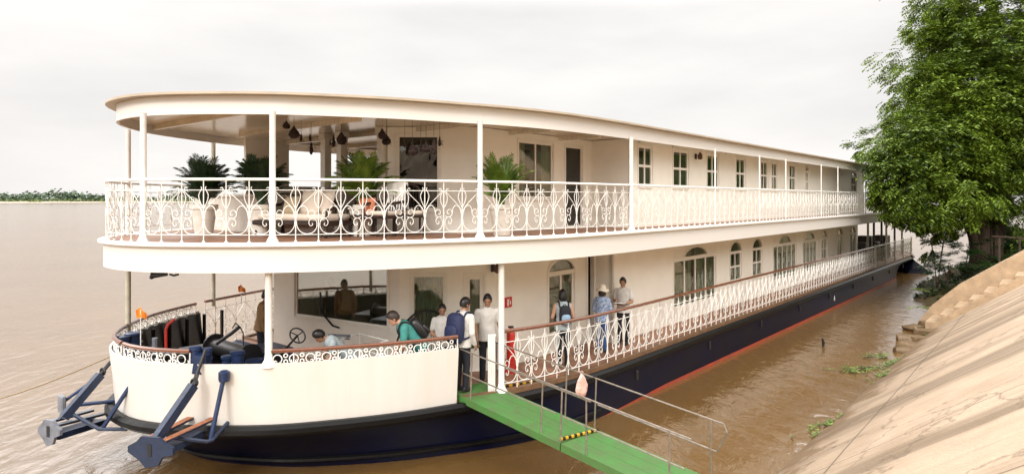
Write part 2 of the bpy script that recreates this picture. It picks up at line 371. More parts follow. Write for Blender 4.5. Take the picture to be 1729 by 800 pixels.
# the slope: built in its own frame (x = u, y = w) so the stains run downhill
bank = MB()
us = [-30+ .5*i for i in range(116)]; ws = [-8,-4,-2,-1,0,.7,1.3,1.9,2.4,2.9,3.2,3.4,3.6,3.8,4.0,4.3,4.9,5.5,7.0]
rows = []
for w in ws: rows.append([Vector((u, w, bank_z(w) + .015*math.sin(u*1.3+w)*math.cos(w*2.1+u*.4))) for u in us])
bank.loft(rows)
bk = bank.build('embankment', CONC, smooth=True); bk.rotation_euler = (0,0,SHIPROT); tag(bk, 'sloping stained concrete river embankment', kind='structure')
# level ground behind the crest and the earth shore further on
g = MB(); rows = []
for w in [-200,-60,-20,-8.0]: rows.append([Vector((u, w, 8.55)) for u in (-80,-30,27.5,60,300)])
g.loft(rows); go = g.build('ground', SOIL); go.rotation_euler = (0,0,SHIPROT); tag(go, 'level ground above the embankment', kind='structure')
def shore_z(u, w):
    edge = WEDGE + .5 + .9*math.sin(u*.35) + .4*math.sin(u*1.1) + max(0, 1.2-(u-30)*.1)*.0 + max(0, min(1,(u-31)/4))*.7 - max(0,u-40)*.05
    z = .62*(edge-w)
    return max(min(z, 8.5), -1.2) + .12*math.sin(u*2.3+w*1.7)*math.sin(w*3.1)
g = MB(); rows = []
for w in [-60,-20,-12,-8,-6,-4,-3,-2,-1,-.5,0,.5,1,1.5,2,2.5,3,3.5,4,4.5,5,5.5,6,6.5,7,8,10]:
    rows.append([Vector((u, w, shore_z(u,w))) for u in [29.3+.5*i for i in range(90)]+[80,95,120,200,400]])
g.loft(rows); so = g.build('shore', SOIL, smooth=True); so.rotation_euler = (0,0,SHIPROT); tag(so, 'earth river bank beyond the concrete', kind='structure')
# ------------------------------------------------------------------ far bank and its wood
g = MB(); rows = []
for w, z in ((392,-.5),(398,.35),(402,.9),(470,1.2),(900,2)):
    rows.append([Vector((u, w+6*math.sin(u*.02)+3*math.sin(u*.07), z)) for u in range(-700, 1500, 20)])
g.loft(rows); fb = g.build('far_bank', mat('sand_bank', (.42,.36,.27), .9, noise=.25, nscale=.05)); fb.rotation_euler = (0,0,SHIPROT); fb.scale = (2.8,2.8,1.5)
tag(fb, 'low sandy far bank of the river', kind='structure')
LEAFFAR = mat('far_foliage', (.105,.150,.085), .9, col2=(.055,.085,.05), nscale=.12)  # haze put into the colour: leaf green lightened towards grey
GRASSFAR = mat('far_grass', (.14,.20,.05), .9, col2=(.08,.12,.03), nscale=.1)
def wood(name, m, u0, u1, n, wlo, hlo, hhi, rr, label):
    g = MB(); rn = random.Random(3)
    for i in range(n):
        u = rn.uniform(u0, u1); w = wlo + 6*math.sin(u*.02)+3*math.sin(u*.07) + rn.uniform(0, 22)
        env = .75 + .35*math.sin(u*.031) + .25*math.sin(u*.11+1)
        h = rn.uniform(hlo, hhi)*max(.45, env); r0 = rn.uniform(.35,.6)*rr
        for k in range(26):
            a = rn.uniform(0,6.28); e = rn.random()**.7
            c = Vector((u+math.cos(a)*r0*e*1.4, w+math.sin(a)*r0*e, 1.6+h*rn.uniform(.08,1)*(1-.35*e)))
            s = rn.uniform(.5,1.1); n1 = Vector((rn.uniform(-1,1),rn.uniform(-1,1),rn.uniform(-.4,1))).normalized(); x = n1.orthogonal().normalized()*s; y = n1.cross(x)*rn.uniform(.6,1)
            g.add([c-x-y*.4, c+x*.3-y, c+x+y*.3, c-x*.2+y], [(0,1,2,3)])
    o = g.build(name, m); o.rotation_euler = (0,0,SHIPROT); o.scale = (2.8,2.8,1.75); tag(o, label, kind='stuff'); return o
wood('far_wood', LEAFFAR, -300, 700, 900, 408, 8, 15, 7, 'distant green tree line along the far river bank')
wood('far_reeds', GRASSFAR, -300, 700, 500, 401, 1.0, 1.8, 5, 'pale green grass strip below the distant trees')

# ------------------------------------------------------------------ the river boat
ZD, ZR, ZUF, ZU, ZUR, ZRF, ZRT = 1.07, 2.22, 3.53, 4.0, 5.05, 6.13, 6.45
boat = empty('river_boat', S(U0, W0, 0), SHIPROT, 'long white two-deck wooden river boat with navy hull and scrollwork balconies', 'boat')
def part(mb, name, m, parent=None, smooth=False):     # mesh given in ship coordinates
    o = mb.build(name, m, parent or boat, smooth, off=OFF)
    return o
bow = [(4.22,0),(4.33,.75),(4.75,1.55),(5.55,2.48),(6.4,3.10),(7.4,3.66),(8.4,4.06),(9.4,4.42),(10.6,4.68),(12.2,4.80),(14,4.82)]
UE = 52.6
def near_curve():
    c = crom([Vector((u, h, 0)) for u, h in [(4.33,-.75)]+bow], 8)[8:]
    c += [Vector((u, 4.82, 0)) for u in [15+.5*i for i in range(70)]]
    st = crom([Vector(p) for p in ((49,4.82,0),(50.5,4.7,0),(51.7,4.2,0),(52.4,2.8,0),(UE,1.2,0),(UE,0,0))], 5)
    return [(p.x, p.y) for p in c+st]
NC = near_curve()
def outline(d=0, u_max=99, n_off=True):
    """closed-at-the-bow outline from the far side round the bow to the near side; d = inset"""
    near = [(u,h) for u,h in NC]
    pts = [(u, W0+h) for u,h in reversed(near)] + [(u, W0-h) for u,h in near[1:]]
    out = []
    for i,(u,w) in enumerate(pts):
        a = pts[max(i-1,0)]; b = pts[min(i+1,len(pts)-1)]
        t = Vector((b[0]-a[0], b[1]-a[1])); t = t.normalized() if t.length>1e-9 else Vector((0,1))
        n = Vector((-t.y, t.x))        # inward
        dd = d(u) if callable(d) else d
        out.append((u+n.x*dd, w+n.y*dd))
    return [p for p in out if p[0] <= u_max]
def deck_slab(d, z0, z1, u_max=99):
    o = outline(d, u_max); m = len(o)//2; mb = MB()
    L = o[:m+1][::-1]; N = o[m:]; k = min(len(L), len(N)); L, N = L[:k], N[:k]
    for z in (z0, z1): mb.loft([[Vector((a[0],a[1],z)) for a in L], [Vector((a[0],a[1],z)) for a in N]])
    ring = L[::-1]+N[1:]
    mb.loft([[Vector((a[0],a[1],z0)) for a in ring], [Vector((a[0],a[1],z1)) for a in ring]], closed=True)
    return mb
def band(d, z0, z1, th=.04, u_lo=-9, u_hi=99, side=0, tilt=0):
    """upright strip following the outline; side 0 both, 1 near, -1 far"""
    a = outline(d); b = outline((lambda u: d(u)+th) if callable(d) else d+th); a2 = outline((lambda u: d(u)+tilt) if callable(d) else d+tilt)
    b2 = outline((lambda u: d(u)+th+tilt) if callable(d) else d+th+tilt)
    m = len(a)//2; idx = [i for i,p in enumerate(a) if u_lo <= p[0] <= u_hi and (side==0 or (side>0 and i>=m) or (side<0 and i<=m))]
    mb = MB()
    mb.loft([[Vector((*q[i],z)) for i in idx] for q,z in ((a2,z0),(a,z1),(b,z1),(b2,z0),(a2,z0))])
    for i in (idx[0], idx[-1]): mb.add([(*a2[i],z0),(*a[i],z1),(*b[i],z1),(*b2[i],z0)], [(0,1,2,3)])
    return mb
# hull ------------------------------------------------
wl = lambda u: 1.15*max(0, 1-(u-4.2)/6.5)**1.4 + max(0,(u-44)/8.6)**1.3*2.2
def hull_mesh(levels):
    mb = MB(); mb.loft([[Vector((*p, z)) for p in outline((lambda u, k=k: wl(u)*k))] for z, k in levels]); return mb
hl = hull_mesh([(-.8,1.4),(0,1.0),(.25,.82),(.5,.55),(.75,.25),(.96,.06)]); part(hl, 'hull', HULLB, smooth=True)
st = MB(); o0 = outline(lambda u: wl(u)*1.0-.012); o1 = outline(lambda u: wl(u)*.90-.012)
idx = [i for i,p in enumerate(o0) if 11 < p[0] < 47]; m_ = len(o0)//2
for sd_ in (0,1):
    ii = [i for i in idx if (i>m_)==bool(sd_)]
    st.loft([[Vector((*o0[i],-.02)) for i in ii],[Vector((*o1[i],-.03+.125*min(1,max(0,(o1[i][0]-11)/4)))) for i in ii]])
part(st, 'waterline_stripe', RED)
rub = MB(); path = [Vector((p[0],p[1],.93)) for p in outline(-.03)]
rub.tube(path, .10, 8); part(rub, 'rub_rail', BLACK, smooth=True)
rub = MB(); rub.tube([Vector((p[0],p[1],.17)) for p in outline(lambda u: wl(u)*.88-.03) if p[0]<12], .045, 6); part(rub, 'lower_rub_rail', BLACK, smooth=True)
for k in range(9):
    u = 13.5+4.1*k; mb = MB(); mb.rbox((u,W0-4.86,.50),(u+.10,W0-4.79,.72),.02); part(mb, 'scupper', IRON)
part(deck_slab(.14, .98, ZD), 'main_deck', DECKW)
part(band(-.02, 1.02, 1.12, .12, 8.5), 'deck_edge', EDGEW)
# hull draught mark
t = bpy.data.curves.new('draught_mark', 'FONT'); t.body = '6'; t.size = .34; t.extrude = .004
to = bpy.data.objects.new('draught_mark', t); scene.collection.objects.link(to)
um = upx(1409, W0-4.84); dgx = bpy.context.evaluated_depsgraph_get(); tm_ = bpy.data.meshes.new_from_object(to.evaluated_get(dgx)); bpy.data.objects.remove(to); to = bpy.data.objects.new('draught_mark', tm_); scene.collection.objects.link(to)
to.parent = boat; to.location = (um-U0, -4.835, .32); to.rotation_euler = (R(90),0,0); tm_.materials.clear(); tm_.materials.append(RAILW)
# upper deck ----------------------------------------
UDE = 40.2
part(deck_slab(-.12, 3.60, ZU, UDE), 'upper_deck', DECKW)
part(deck_slab(.02, 3.545, 3.59, UDE), 'lower_ceiling', CEILB)
part(band(-.14, ZUF, 3.955, .05, u_hi=UDE), 'deck_fascia', WHITE, smooth=True)
lip = MB(); lo_ = [Vector((p[0],p[1],3.985)) for p in outline(-.19) if p[0] <= UDE]; lip.tube(lo_, .042, 6); part(lip, 'deck_lip', RAILW, smooth=True)
# roof
RD = .06
part(deck_slab(RD-.17, ZRT-.01, ZRT+.03, 40.9), 'roof', mat('roof_sheet', (.48,.40,.30), .5, noise=.2, nscale=2))
part(band(RD, ZRF, ZRT-.012, .05, u_hi=40.6), 'roof_fascia', WHITE, smooth=True)
part(deck_slab(RD+.06, 6.30, 6.34, 40.6), 'upper_ceiling', CEIL)
for k in range(9):
    u = 5.6+1.9*k; mb = MB(); h = 4.0 if u>8 else 2.3
    mb.box((u,W0-h,6.20),(u+.10,W0+h,6.298)); part(mb, 'ceiling_beam', CEILB)

# railings -------------------------------------------
def arclist(d, u_hi, side, u_lo=-9):
    o = outline(d); m = len(o)//2
    return [Vector((*p,0)) for i,p in enumerate(o) if u_lo<=p[0]<=u_hi and ((side>0 and i>=m) or (side<0 and i<=m) or side==0)]
class Path:
    def __init__(s, pts):
        s.p = pts; s.c = [0]
        for a,b in zip(pts, pts[1:]): s.c.append(s.c[-1]+(b-a).length)
        s.L = s.c[-1]; s.i = 0
    def __call__(s, d):
        d = min(max(d,0), s.L)
        import bisect
        i = min(max(bisect.bisect_right(s.c, d)-1,0), len(s.p)-2); t = (d-s.c[i])/max(1e-9, s.c[i+1]-s.c[i])
        return s.p[i].lerp(s.p[i+1], t)
    def at_u(s, u):
        for i,(a,b) in enumerate(zip(s.p, s.p[1:])):
            if (a.x-u)*(b.x-u) <= 0 and a.x != b.x: return s.c[i]+(s.c[i+1]-s.c[i])*(u-a.x)/(b.x-a.x)
        return s.L
B = .343
SCROLL = [
 [(.333,.38),(.318,.27),(.26,.185),(.17,.155),(.075,.185),(.025,.27),(.03,.36),(.075,.41),(.13,.39),(.145,.33),(.115,.285),(.085,.31),(.10,.335)],
 [(.10,.475),(.075,.465),(.06,.50),(.09,.545),(.14,.53),(.155,.47),(.13,.425),(.08,.41),(.03,.43)],
 [(.155,.47),(.17,.56),(.215,.615),(.27,.60),(.31,.53),(.335,.40)],
 [(.336,.50),(.29,.585),(.21,.68),(.10,.79),(.045,.86),(.06,.92),(.09,.90)],
 [(.012,.58),(.055,.68),(.06,.78),(.01,.875)],
 [(.336,.58),(.285,.70),(.27,.80),(.315,.90),(.30,.93)]]
SC = [[(p.x,p.y) for p in crom([Vector((a,b,0)) for a,b in c], 3)] for c in SCROLL]
def scroll_section(path, d0, d1, z0, H, feet=True, lod=0, zcut=None, thick=.0075):
    n = max(1, round((d1-d0)/B)); b = (d1-d0)/n; mb = MB(); hs = H/1.05
    f = lambda d, z: Vector((path(d).x, path(d).y, z0+z*hs))
    for k in range(n+1):
        d = d0+k*b
        if k < n or True:
            mb.bar(f(d,0 if zcut is None else zcut), f(d,1.05), thick*1.15, 4)
            if feet and zcut is None: mb.lathe([(.035,0),(.032,.02),(.014,.05)], f(d,0), 6)
    zs = (.145,.875) if zcut is None else (.875,)
    for z in zs: mb.tube([f(d0+(d1-d0)*i/(n*2), z) for i in range(n*2+1)], thick, 4)
    for k in range(n):
        mir = k % 2
        for c in SC:
            pts = [(x*b/B, z) for x,z in c if zcut is None or z >= zcut]
            if len(pts) < 3: continue
            if lod: pts = pts[::2]
            mb.tube([f(d0+k*b+((b-x) if mir else x), z) for x,z in pts], thick*.85, 4 if not lod else 3)
    return mb
def rail_top(path, d0, d1, z, r, n=8):
    mb = MB(); k = max(2, int((d1-d0)/.3)); mb.tube([Vector((path(d0+(d1-d0)*i/k).x, path(d0+(d1-d0)*i/k).y, z)) for i in range(k+1)], r, n); return mb
# upper deck: near side and round the bow, then far side to the lounge
UP = Path(arclist(-.10, UDE, 1)); UF = Path(list(reversed(arclist(-.10, UDE, -1))))
def post(name, p, z0, z1, r, m=RAILW, flare=True):
    mb = MB(); prof = [(r*2.1,z0),(r*2.0,z0+.03),(r*1.12,z0+.12),(r,z0+.2),(r,z1-.02),(r*1.2,z1)] if flare else [(r,z0),(r,z1)]
    mb.lathe(prof, (p[0],p[1],0), 12); return part(mb, name, m, smooth=True)
def path_px(path, px, lo=0, hi=None):        # arc length where the path passes photo column px (nearest to the camera side)
    best = None; d = lo
    while d < (hi or path.L):
        p = path(d); X = p.x*SA-p.y*CA; Y = p.x*CA+p.y*SA; e = abs(CX+FPX*X/Y-px)
        if best is None or e < best[0]: best = (e, d)
        d += .02
    return best[1]
ucols = [243,460,811,1066,1208,1283,1327,1387,1415,1462]
udist = [path_px(UP, x) for x in ucols]
for i,d in enumerate(udist): post('post', UP(d), ZU, ZRF+.02, .05 if i<4 else .023, flare=i<4)
cuts = [0]+[d for d in udist[:6]]+[udist[6], udist[7], udist[8], udist[9], UP.L]
for a,b in zip(cuts, cuts[1:]):
    r = part(scroll_section(UP, a, b, ZU, 1.05, lod=1 if a>16 else 0), 'railing', RAILW)
    part(rail_top(UP, a, b, ZUR, .024), 'handrail', RAILW, r, smooth=True)
fcuts = [0, 2.2, 4.4, 6.6, 10]
for a,b in zip(fcuts, fcuts[1:]):
    r = part(scroll_section(UF, a, b, ZU, 1.05, lod=1), 'railing', RAILW)
    part(rail_top(UF, a, b, ZUR, .024), 'handrail', RAILW, r, smooth=True)
for x in (217, 361): post('post', UF(path_px(UF, x, 0, 9)), ZU, ZRF+.02, .05, POSTG if x==361 else RAILW)
# main deck posts
DP = Path(arclist(.03, 52.4, 1)); DF = Path(list(reversed(arclist(.03, 52.4, -1))))
d_gate1 = DP.at_u(8.42); dpost = path_px(DP, 847); d_455 = path_px(DP, 455)
post('post', DP(dpost), ZD, ZUF+.03, .06); post('post', DP(d_455), ZD+.9, ZUF+.03, .06)
for x in (217, 361): post('post', DF(path_px(DF, x, 0, 9)), ZD+1, ZUF+.03, .05, POSTG, flare=False)
# solid white bulwark sheets round the bow
part(band(lambda u: -.05, .99, 2.03, .035, u_hi=8.42, side=1, tilt=.10), 'bulwark', mat('bulwark_paint', (.71,.685,.645), .45, col2=(.67,.63,.57), nscale=1.8, stretch=(1.5,1.5,.25), bump=.2, bscale=1.3), smooth=True)
part(band(lambda u: -.05, .99, 2.03, .035, u_hi=7.25, side=-1, tilt=.10), 'bulwark', WHITE, smooth=True)
mb = band(.0, 1.08, 1.98, .02, u_hi=7.2, side=-1, tilt=.10); part(mb, 'bulwark_lining', IRON, smooth=True)
for k in range(9):
    p = DF(.4+.62*k); mb = MB(); mb.box((p.x+.05,p.y-.12,1.08),(p.x+.10,p.y-.04,1.95)); part(mb, 'bulwark_rib', BLACK)
def railset(path, a, b, lod, zc=None, wood=True):
    mb = scroll_section(path, a, b, ZD, 1.13, lod=lod, zcut=zc, thick=.0095)
    if zc is not None:
        d = a+.1
        alt = 0
        while d < b-.08:
            alt += 1
            for zz, r_ in (((2.085,.072),) if alt%2 else ((2.04,.03),(2.14,.03))):
                mb.tube([Vector((path(d+math.cos(t)*r_).x, path(d+math.cos(t)*r_).y, zz+math.sin(t)*r_)) for t in [i*math.pi/5 for i in range(10)]], .011, 4, closed=True)
            d += .13
    r = part(mb, 'railing', RAILW)
    part(rail_top(path, a, b, ZR, .036 if wood else .026), 'handrail', WOOD if wood else RAILW, r, smooth=True)
zc = .86
d_320 = path_px(DP, 322)
railset(DP, .05, d_320, 0, .83); railset(DP, d_455+.04, d_gate1, 0, .83)
c = dpost; ends = [c+.02]
while ends[-1] < DP.at_u(38.9)-.1: ends.append(min(ends[-1]+2.75, DP.at_u(38.9)))
for a,b in zip(ends, ends[1:]): railset(DP, a, b, 1 if a>14 else 0)
# stern: meshed railing, dull
e0 = DP.at_u(38.9)
for k in range(5):
    a = e0+(DP.at_u(51)-e0)*k/5; b = e0+(DP.at_u(51)-e0)*(k+1)/5
    mb = scroll_section(DP, a, b, ZD, 1.13, lod=1, thick=.0095); r = part(mb, 'railing', POSTG); part(rail_top(DP,a,b,ZR,.028), 'handrail', POSTG, r)
    p = DP(a); post('post', p, ZD, ZR+.1, .05, RAILW, flare=False)
railset(DF, .05, DF.at_u(7.0), 1, .83)
# open rail on the far side after the bulwark
for a,b in ((DF.at_u(7.3), DF.at_u(9.6)), (DF.at_u(9.6), DF.at_u(13))): railset(DF, a, b, 1)

# cabins ---------------------------------------------
def frame_of(A, Bp):
    A = Vector((A[0],A[1],0)); Bv = Vector((Bp[0],Bp[1],0)); t = (Bv-A); L = t.length; t.normalize(); n = Vector((t.y,-t.x,0))   # n towards the outside (bank side when going to the stern)
    M = Matrix(((t.x,n.x,0,A.x),(t.y,n.y,0,A.y),(0,0,1,0),(0,0,0,1))); return M, L
def s_of(A, Bp, px):
    M, L = frame_of(A, Bp); best = (1e9,0)
    for i in range(401):
        s = L*i/400; p = M@Vector((s,0,0)); X = p.x*SA-p.y*CA; Y = p.x*CA+p.y*SA; e = abs(CX+FPX*X/Y-px)
        if e < best[0]: best = (e, s)
    return best[1]
def wall(A, Bp, z0, z1, ops, m=SIDING, th=.09, name='wall'):
    M, L = frame_of(A, Bp); mb = MB(); ops = sorted(ops); s = 0
    for a,b,zb,zt in ops:
        if a > s+.01: mb.box((s,-th,z0),(a,0,z1), M)
        if zb > z0: mb.box((a,-th,z0),(b,0,zb), M)
        if zt < z1: mb.box((a,-th,zt),(b,0,z1), M)
        s = b
    if s < L-.01: mb.box((s,-th,z0),(L,0,z1), M)
    return part(mb, name, m)
def arch_pts(a, b, z, rise, n=10):
    c = (a+b)/2; r = (b-a)/2
    return [(c-r*math.cos(math.pi*i/n), z+rise*math.sin(math.pi*i/n)) for i in range(n+1)]
def window(A, Bp, a, b, zb, zt, nv=1, nh=1, arch=None, door=False, curtain=CURT, gl=None, name='window', th=.09, label=None, cas=.055, leaf=.045, cfrac=.85):
    """casing proud of the wall; panes, muntins and curtain set inside. arch = (a, b, rise) half round fanlight over the transom"""
    M, L = frame_of(A, Bp); mb = MB(); T = lambda s,t,z: M@Vector((s,t,z))
    f = .02
    zr = zt if not arch else zt-arch[2]
    for lo,hi in (((a-cas,.0,zb-cas*(0 if door else 1)),(a,f,zr+.0)), ((b,.0,zb-cas*(0 if door else 1)),(b+cas,f,zr))): mb.box(lo,hi,M)
    if not door: mb.box((a,0,zb-cas),(b,f+.02,zb), M)
    if not arch: mb.box((a-cas,0,zt),(b+cas,f,zt+cas), M)
    else:
        aa, ab, rise = arch; pts = arch_pts(aa, ab, zr, rise)
        # spandrels fill the square opening
        if aa-a > .02: mb.cur = 0; mb.box((a,-th,zr+.001),(aa,.001,zt), M); mb.box((a-cas,.002,zr),(aa,f,zr+cas), M)
        if b-ab > .02: mb.box((ab,-th,zr+.001),(b,.001,zt), M); mb.box((ab,.002,zr),(b+cas,f,zr+cas), M)
        mid = len(pts)//2
        for seg, cx_ in ((pts[:mid+1], aa),(pts[mid:], ab)):
            poly = [T(s,-th,z) for s,z in seg] + [T(cx_,-th,zt)]
            mb.poly(poly, (M.to_3x3()@Vector((0,th+.001,0))))
        outer = arch_pts(aa-cas, ab+cas, zr, rise+cas)
        for i in range(len(pts)-1):
            q = [T(*(pts[i][0],.002,pts[i][1])), T(pts[i+1][0],.002,pts[i+1][1]), T(outer[i+1][0],.002,outer[i+1][1]), T(outer[i][0],.002,outer[i][1])]
            mb.poly(q, M.to_3x3()@Vector((0,f,0)))
        mb.box((a,-.05,zr-.045),(b,.012,zr+.045), M)
    # sash
    w = (b-a)/nv
    for i in range(nv+1):
        s = a+w*i; r = leaf if 0<i<nv else leaf
        mb.box((max(a,s-r/2 if 0<i<nv else s-(r if i else 0)),-.06,zb),(min(b,s+r/2 if 0<i<nv else s+(0 if i else r)),-.02,zr if arch else zt), M)
    hgt = (zr if arch else zt)-zb
    for j in range(nh+1):
        z = zb+hgt*j/nh; r = leaf*(1.1 if j in (0,nh) else .6)
        mb.box((a,-.055,max(zb,z-r)),(b,-.025,min(zb+hgt,z+r)), M)
    if door: mb.box((a,-.058,zb),(b,-.022,zb+.45), M)
    fr = part(mb, name, TRIM)
    if label: fr['label'] = label
    mb = MB(); mb.box((a,-.044,zb),(b,-.036,zt), M); part(mb, 'pane', gl or GLASS, fr)
    if curtain:
        mb = MB(); n = max(8,int((b-a)/.035)); wv = lambda i: -.115+.028*math.sin(i*1.9)+.012*math.sin(i*.7)
        for g0,g1 in ((a-.05, a+(b-a)*cfrac*.5),(b-(b-a)*cfrac*.5, b+.05)):
            mb.loft([[T(g0+(g1-g0)*i/n, wv(i), z) for i in range(n+1)] for z in (zb-.05, zt+.02)])
        part(mb, 'curtain', curtain, fr)
    return fr
# lower cabin
LP = [(9.6,15.75),(8.3,14.65),(8.9,10.67),(9.7,9.83),(10.4,9.33)]
ZC = 3.58
UJ = upx(1004, 9.33); WS = 8.8; UEND = 40.0
wall(LP[0], LP[1], ZD, ZC, [])
a,b = s_of(LP[1],LP[2],499), s_of(LP[1],LP[2],655)
wall(LP[1], LP[2], ZD, ZC, [(a,b,1.98,3.40)]); window(LP[1],LP[2],a,b,1.98,3.40,1,1,curtain=None,gl=GLASSB,label='wide bridge window')
a,b = s_of(LP[2],LP[3],696), s_of(LP[2],LP[3],752)
wall(LP[2], LP[3], ZD, ZC, [(a,b,1.95,3.14)]); window(LP[2],LP[3],a,b,1.95,3.14,1,1,cfrac=1.0)
a,b = s_of(LP[3],LP[4],787), s_of(LP[3],LP[4],818)
wall(LP[3], LP[4], ZD, ZC, [(a,b,ZD+.03,3.12)]); dr = window(LP[3],LP[4],a,b,ZD+.03,3.12,1,1,door=True,name='door',cfrac=1,leaf=.09)
D0 = (10.4,9.33); D1 = (UJ,9.33)
a,b = s_of(D0,D1,926), s_of(D0,D1,970); a2,b2 = s_of(D0,D1,992), s_of(D0,D1,1002)
wall(D0, D1, ZD, ZC, [(a,b,ZD+.03,3.26),(a2,b2,ZD,3.42)])
window(D0,D1,a,b,ZD+.03,3.26,2,1,arch=(a,b,.30),door=True,name='door',cfrac=1.0,leaf=.07)
mb = MB(); M,_ = frame_of(D0,D1); mb.box((b2+.0,.0,ZD),(b2+.06,.03,3.45),M); mb.box((a2-.06,0,ZD),(a2,.03,3.45),M); part(mb,'doorway_casing',TRIM)
wall(D1, (UJ,WS), ZD, ZC, [])
E0, E1 = (UJ,WS), (UEND,WS)
def su(px, w=WS): return upx(px, w)-UJ
ops = []; wins = []
def add_low(x0,x1,zb,zt,nv,nh,arch,door=False):
    a,b = su(x0),su(x1); ops.append((a,b,zb,zt)); ar = (su(arch[0]),su(arch[1]),arch[2]); wins.append((a,b,zb,zt,nv,nh,ar,door))
add_low(1138,1209,ZD+.03,3.24,4,1,(1156,1194,.30),True)
add_low(1233,1252,1.88,3.24,2,2,(1233,1252,.36)); add_low(1271,1287,1.86,3.24,2,2,(1271,1287,.36))
add_low(1306,1345,ZD+.03,3.24,5,1,(1315,1336,.34),True); add_low(1356,1380,ZD+.03,3.24,4,1,(1359,1376,.36),True)
add_low(1387,1397,1.86,3.24,2,2,(1387,1397,.36)); add_low(1414,1423,ZD+.03,3.24,2,1,(1414,1423,.36),True); add_low(1436,1445,ZD+.03,3.24,2,1,(1436,1445,.36),True)
wall(E0, E1, ZD, ZC, ops)
for a,b,zb,zt,nv,nh,ar,dr_ in wins: window(E0,E1,a,b,zb,zt,nv,nh,arch=ar,door=dr_,name='door' if dr_ else 'window',cfrac=.92,leaf=.05 if nv<4 else .07)
wall((UEND,WS),(UEND,16.2),ZD,ZC,[],name='stern_wall'); wall((UEND,16.2),(9.6,16.2),ZD,ZC,[],name='far_wall')
mb = MB(); mb.box((10.7,9.5,ZD),(10.8,16.1,ZC)); part(mb,'partition',INTW)
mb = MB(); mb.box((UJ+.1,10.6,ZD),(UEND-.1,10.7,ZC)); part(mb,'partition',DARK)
mb = MB(); mb.rbox((9.3,11.4,1.7),(9.75,14.0,1.95),.04); part(mb,'bridge_console',INTW)
# upper cabin
ZT = 6.29
Q = [(9.0,11.19),(10.28,9.7)]
a,b = s_of(Q[0],Q[1],671), s_of(Q[0],Q[1],742)
wall(Q[0],Q[1],ZU,ZT,[(a,b,ZU+.5,6.12)]); window(Q[0],Q[1],a,b,ZU+.5,6.12,1,1,curtain=None,gl=GLASSD,label='tall tinted lounge window')
UJ2 = 14.72; WSU = 8.5; G0,G1 = Q[1],(UJ2,9.7)
a,b = s_of(G0,G1,876), s_of(G0,G1,934); a2,b2 = s_of(G0,G1,955), s_of(G0,G1,983)
wall(G0,G1,ZU,ZT,[(a,b,ZU+.75,6.10),(a2,b2,ZU+.02,6.08)])
window(G0,G1,a,b,ZU+.75,6.10,2,1,curtain=CURT,cfrac=.5); window(G0,G1,a2,b2,ZU+.02,6.08,1,1,curtain=IRON,cfrac=1.02,gl=GLASSD,name='door',label='dark upper deck door',leaf=.03)
wall(G1,(UJ2,WSU),ZU,ZT,[])
H0,H1 = (UJ2,WSU),(UEND,WSU); ops = []; wins = []
for x0,x1,ar in ((1078,1102,0),(1137,1163,0),(1194,1214,0),(1243,1259,0),(1285,1297,0),(1303,1313,0),(1333,1344,0),(1360,1366,1),(1438,1446,1)):
    a,b = upx(x0,WSU)-UJ2, upx(x1,WSU)-UJ2; ops.append((a,b,5.08,6.14)); wins.append((a,b,ar))
wall(H0,H1,ZU,ZT,ops)
for a,b,ar in wins: window(H0,H1,a,b,5.08,6.14,2 if b-a>.5 else 1,2,arch=(a,b,.22) if ar else None,curtain=CURTG,cfrac=1.02,leaf=.055)
wall((UEND,WSU),(UEND,16.1),ZU,ZT,[],name='stern_wall')
F0,F1 = (UEND,16.1),(8.3,16.1)
wall(F0,F1,ZU,ZT,[(UEND-13.3,UEND-9.5,5.02,6.22)],name='far_wall')
mb = MB()
for u in (9.5,11.4,13.3): mb.box((u-.05,16.06,5.0),(u+.05,16.16,6.25))
mb.box((9.5,16.05,5.0),(13.3,16.2,5.08)); part(mb,'window_frame',TRIM)
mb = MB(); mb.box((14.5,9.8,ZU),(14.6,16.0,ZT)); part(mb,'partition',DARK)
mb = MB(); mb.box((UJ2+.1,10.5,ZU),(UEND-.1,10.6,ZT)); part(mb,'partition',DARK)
for px, w in ((547,13.5),(578,12.85),(660,11.35)):
    mb = MB(); u = 9.0; mb.box((u-.09,w-.09,ZU),(u+.09,w+.09,6.298)); mb.box((u-.12,w-.12,ZU),(u+.12,w+.12,ZU+.15)); mb.box((u-.12,w-.12,6.15),(u+.12,w+.12,6.296)); part(mb,'column',TRIM)
mb = MB(); mb.rbox((10.6,11.0,ZU),(11.2,14.2,5.02),.03); mb.rbox((10.5,10.9,5.02),(11.3,14.3,5.09),.02); part(mb,'lounge_bar',LOUNGE)
# wall lamps, signs and small fittings
def wall_lamp(px, py, w, name='wall_lamp'):
    Y = dep(px,w-.12); p = ats(px,py,Y); r = MB(); r.box((p.x-.05,w-.03,p.z-.08),(p.x+.05,w,p.z+.08)); r.tube([(p.x,w,p.z),(p.x,w-.1,p.z+.04),(p.x,w-.14,p.z)],.012,6); o = part(r,name,IRON)
    r = MB(); r.lathe([(.03,-.10),(.075,-.07),(.07,.04),(.03,.1),(.01,.13)],(p.x,w-.15,p.z),8); part(r,'lantern',mat('bronze',(.10,.045,.02),.5,metal=.3),o)
wall_lamp(1181,264,WSU); wall_lamp(839,453,9.33)
p = ats(858,510,dep(858,9.31)); mb = MB(); mb.box((p.x-.13,9.30,p.z-.11),(p.x+.13,9.325,p.z+.11)); sg = part(mb,'fire_sign',SIGNR)
mb = MB(); mb.rbox((p.x-.04,9.288,p.z-.08),(p.x+.015,9.298,p.z+.05),.01); mb.box((p.x-.04,9.289,p.z+.05),(p.x+.04,9.297,p.z+.07)); mb.box((p.x+.05,9.289,p.z-.05),(p.x+.08,9.297,p.z+.03)); part(mb,'sign_symbol',PALE,sg)
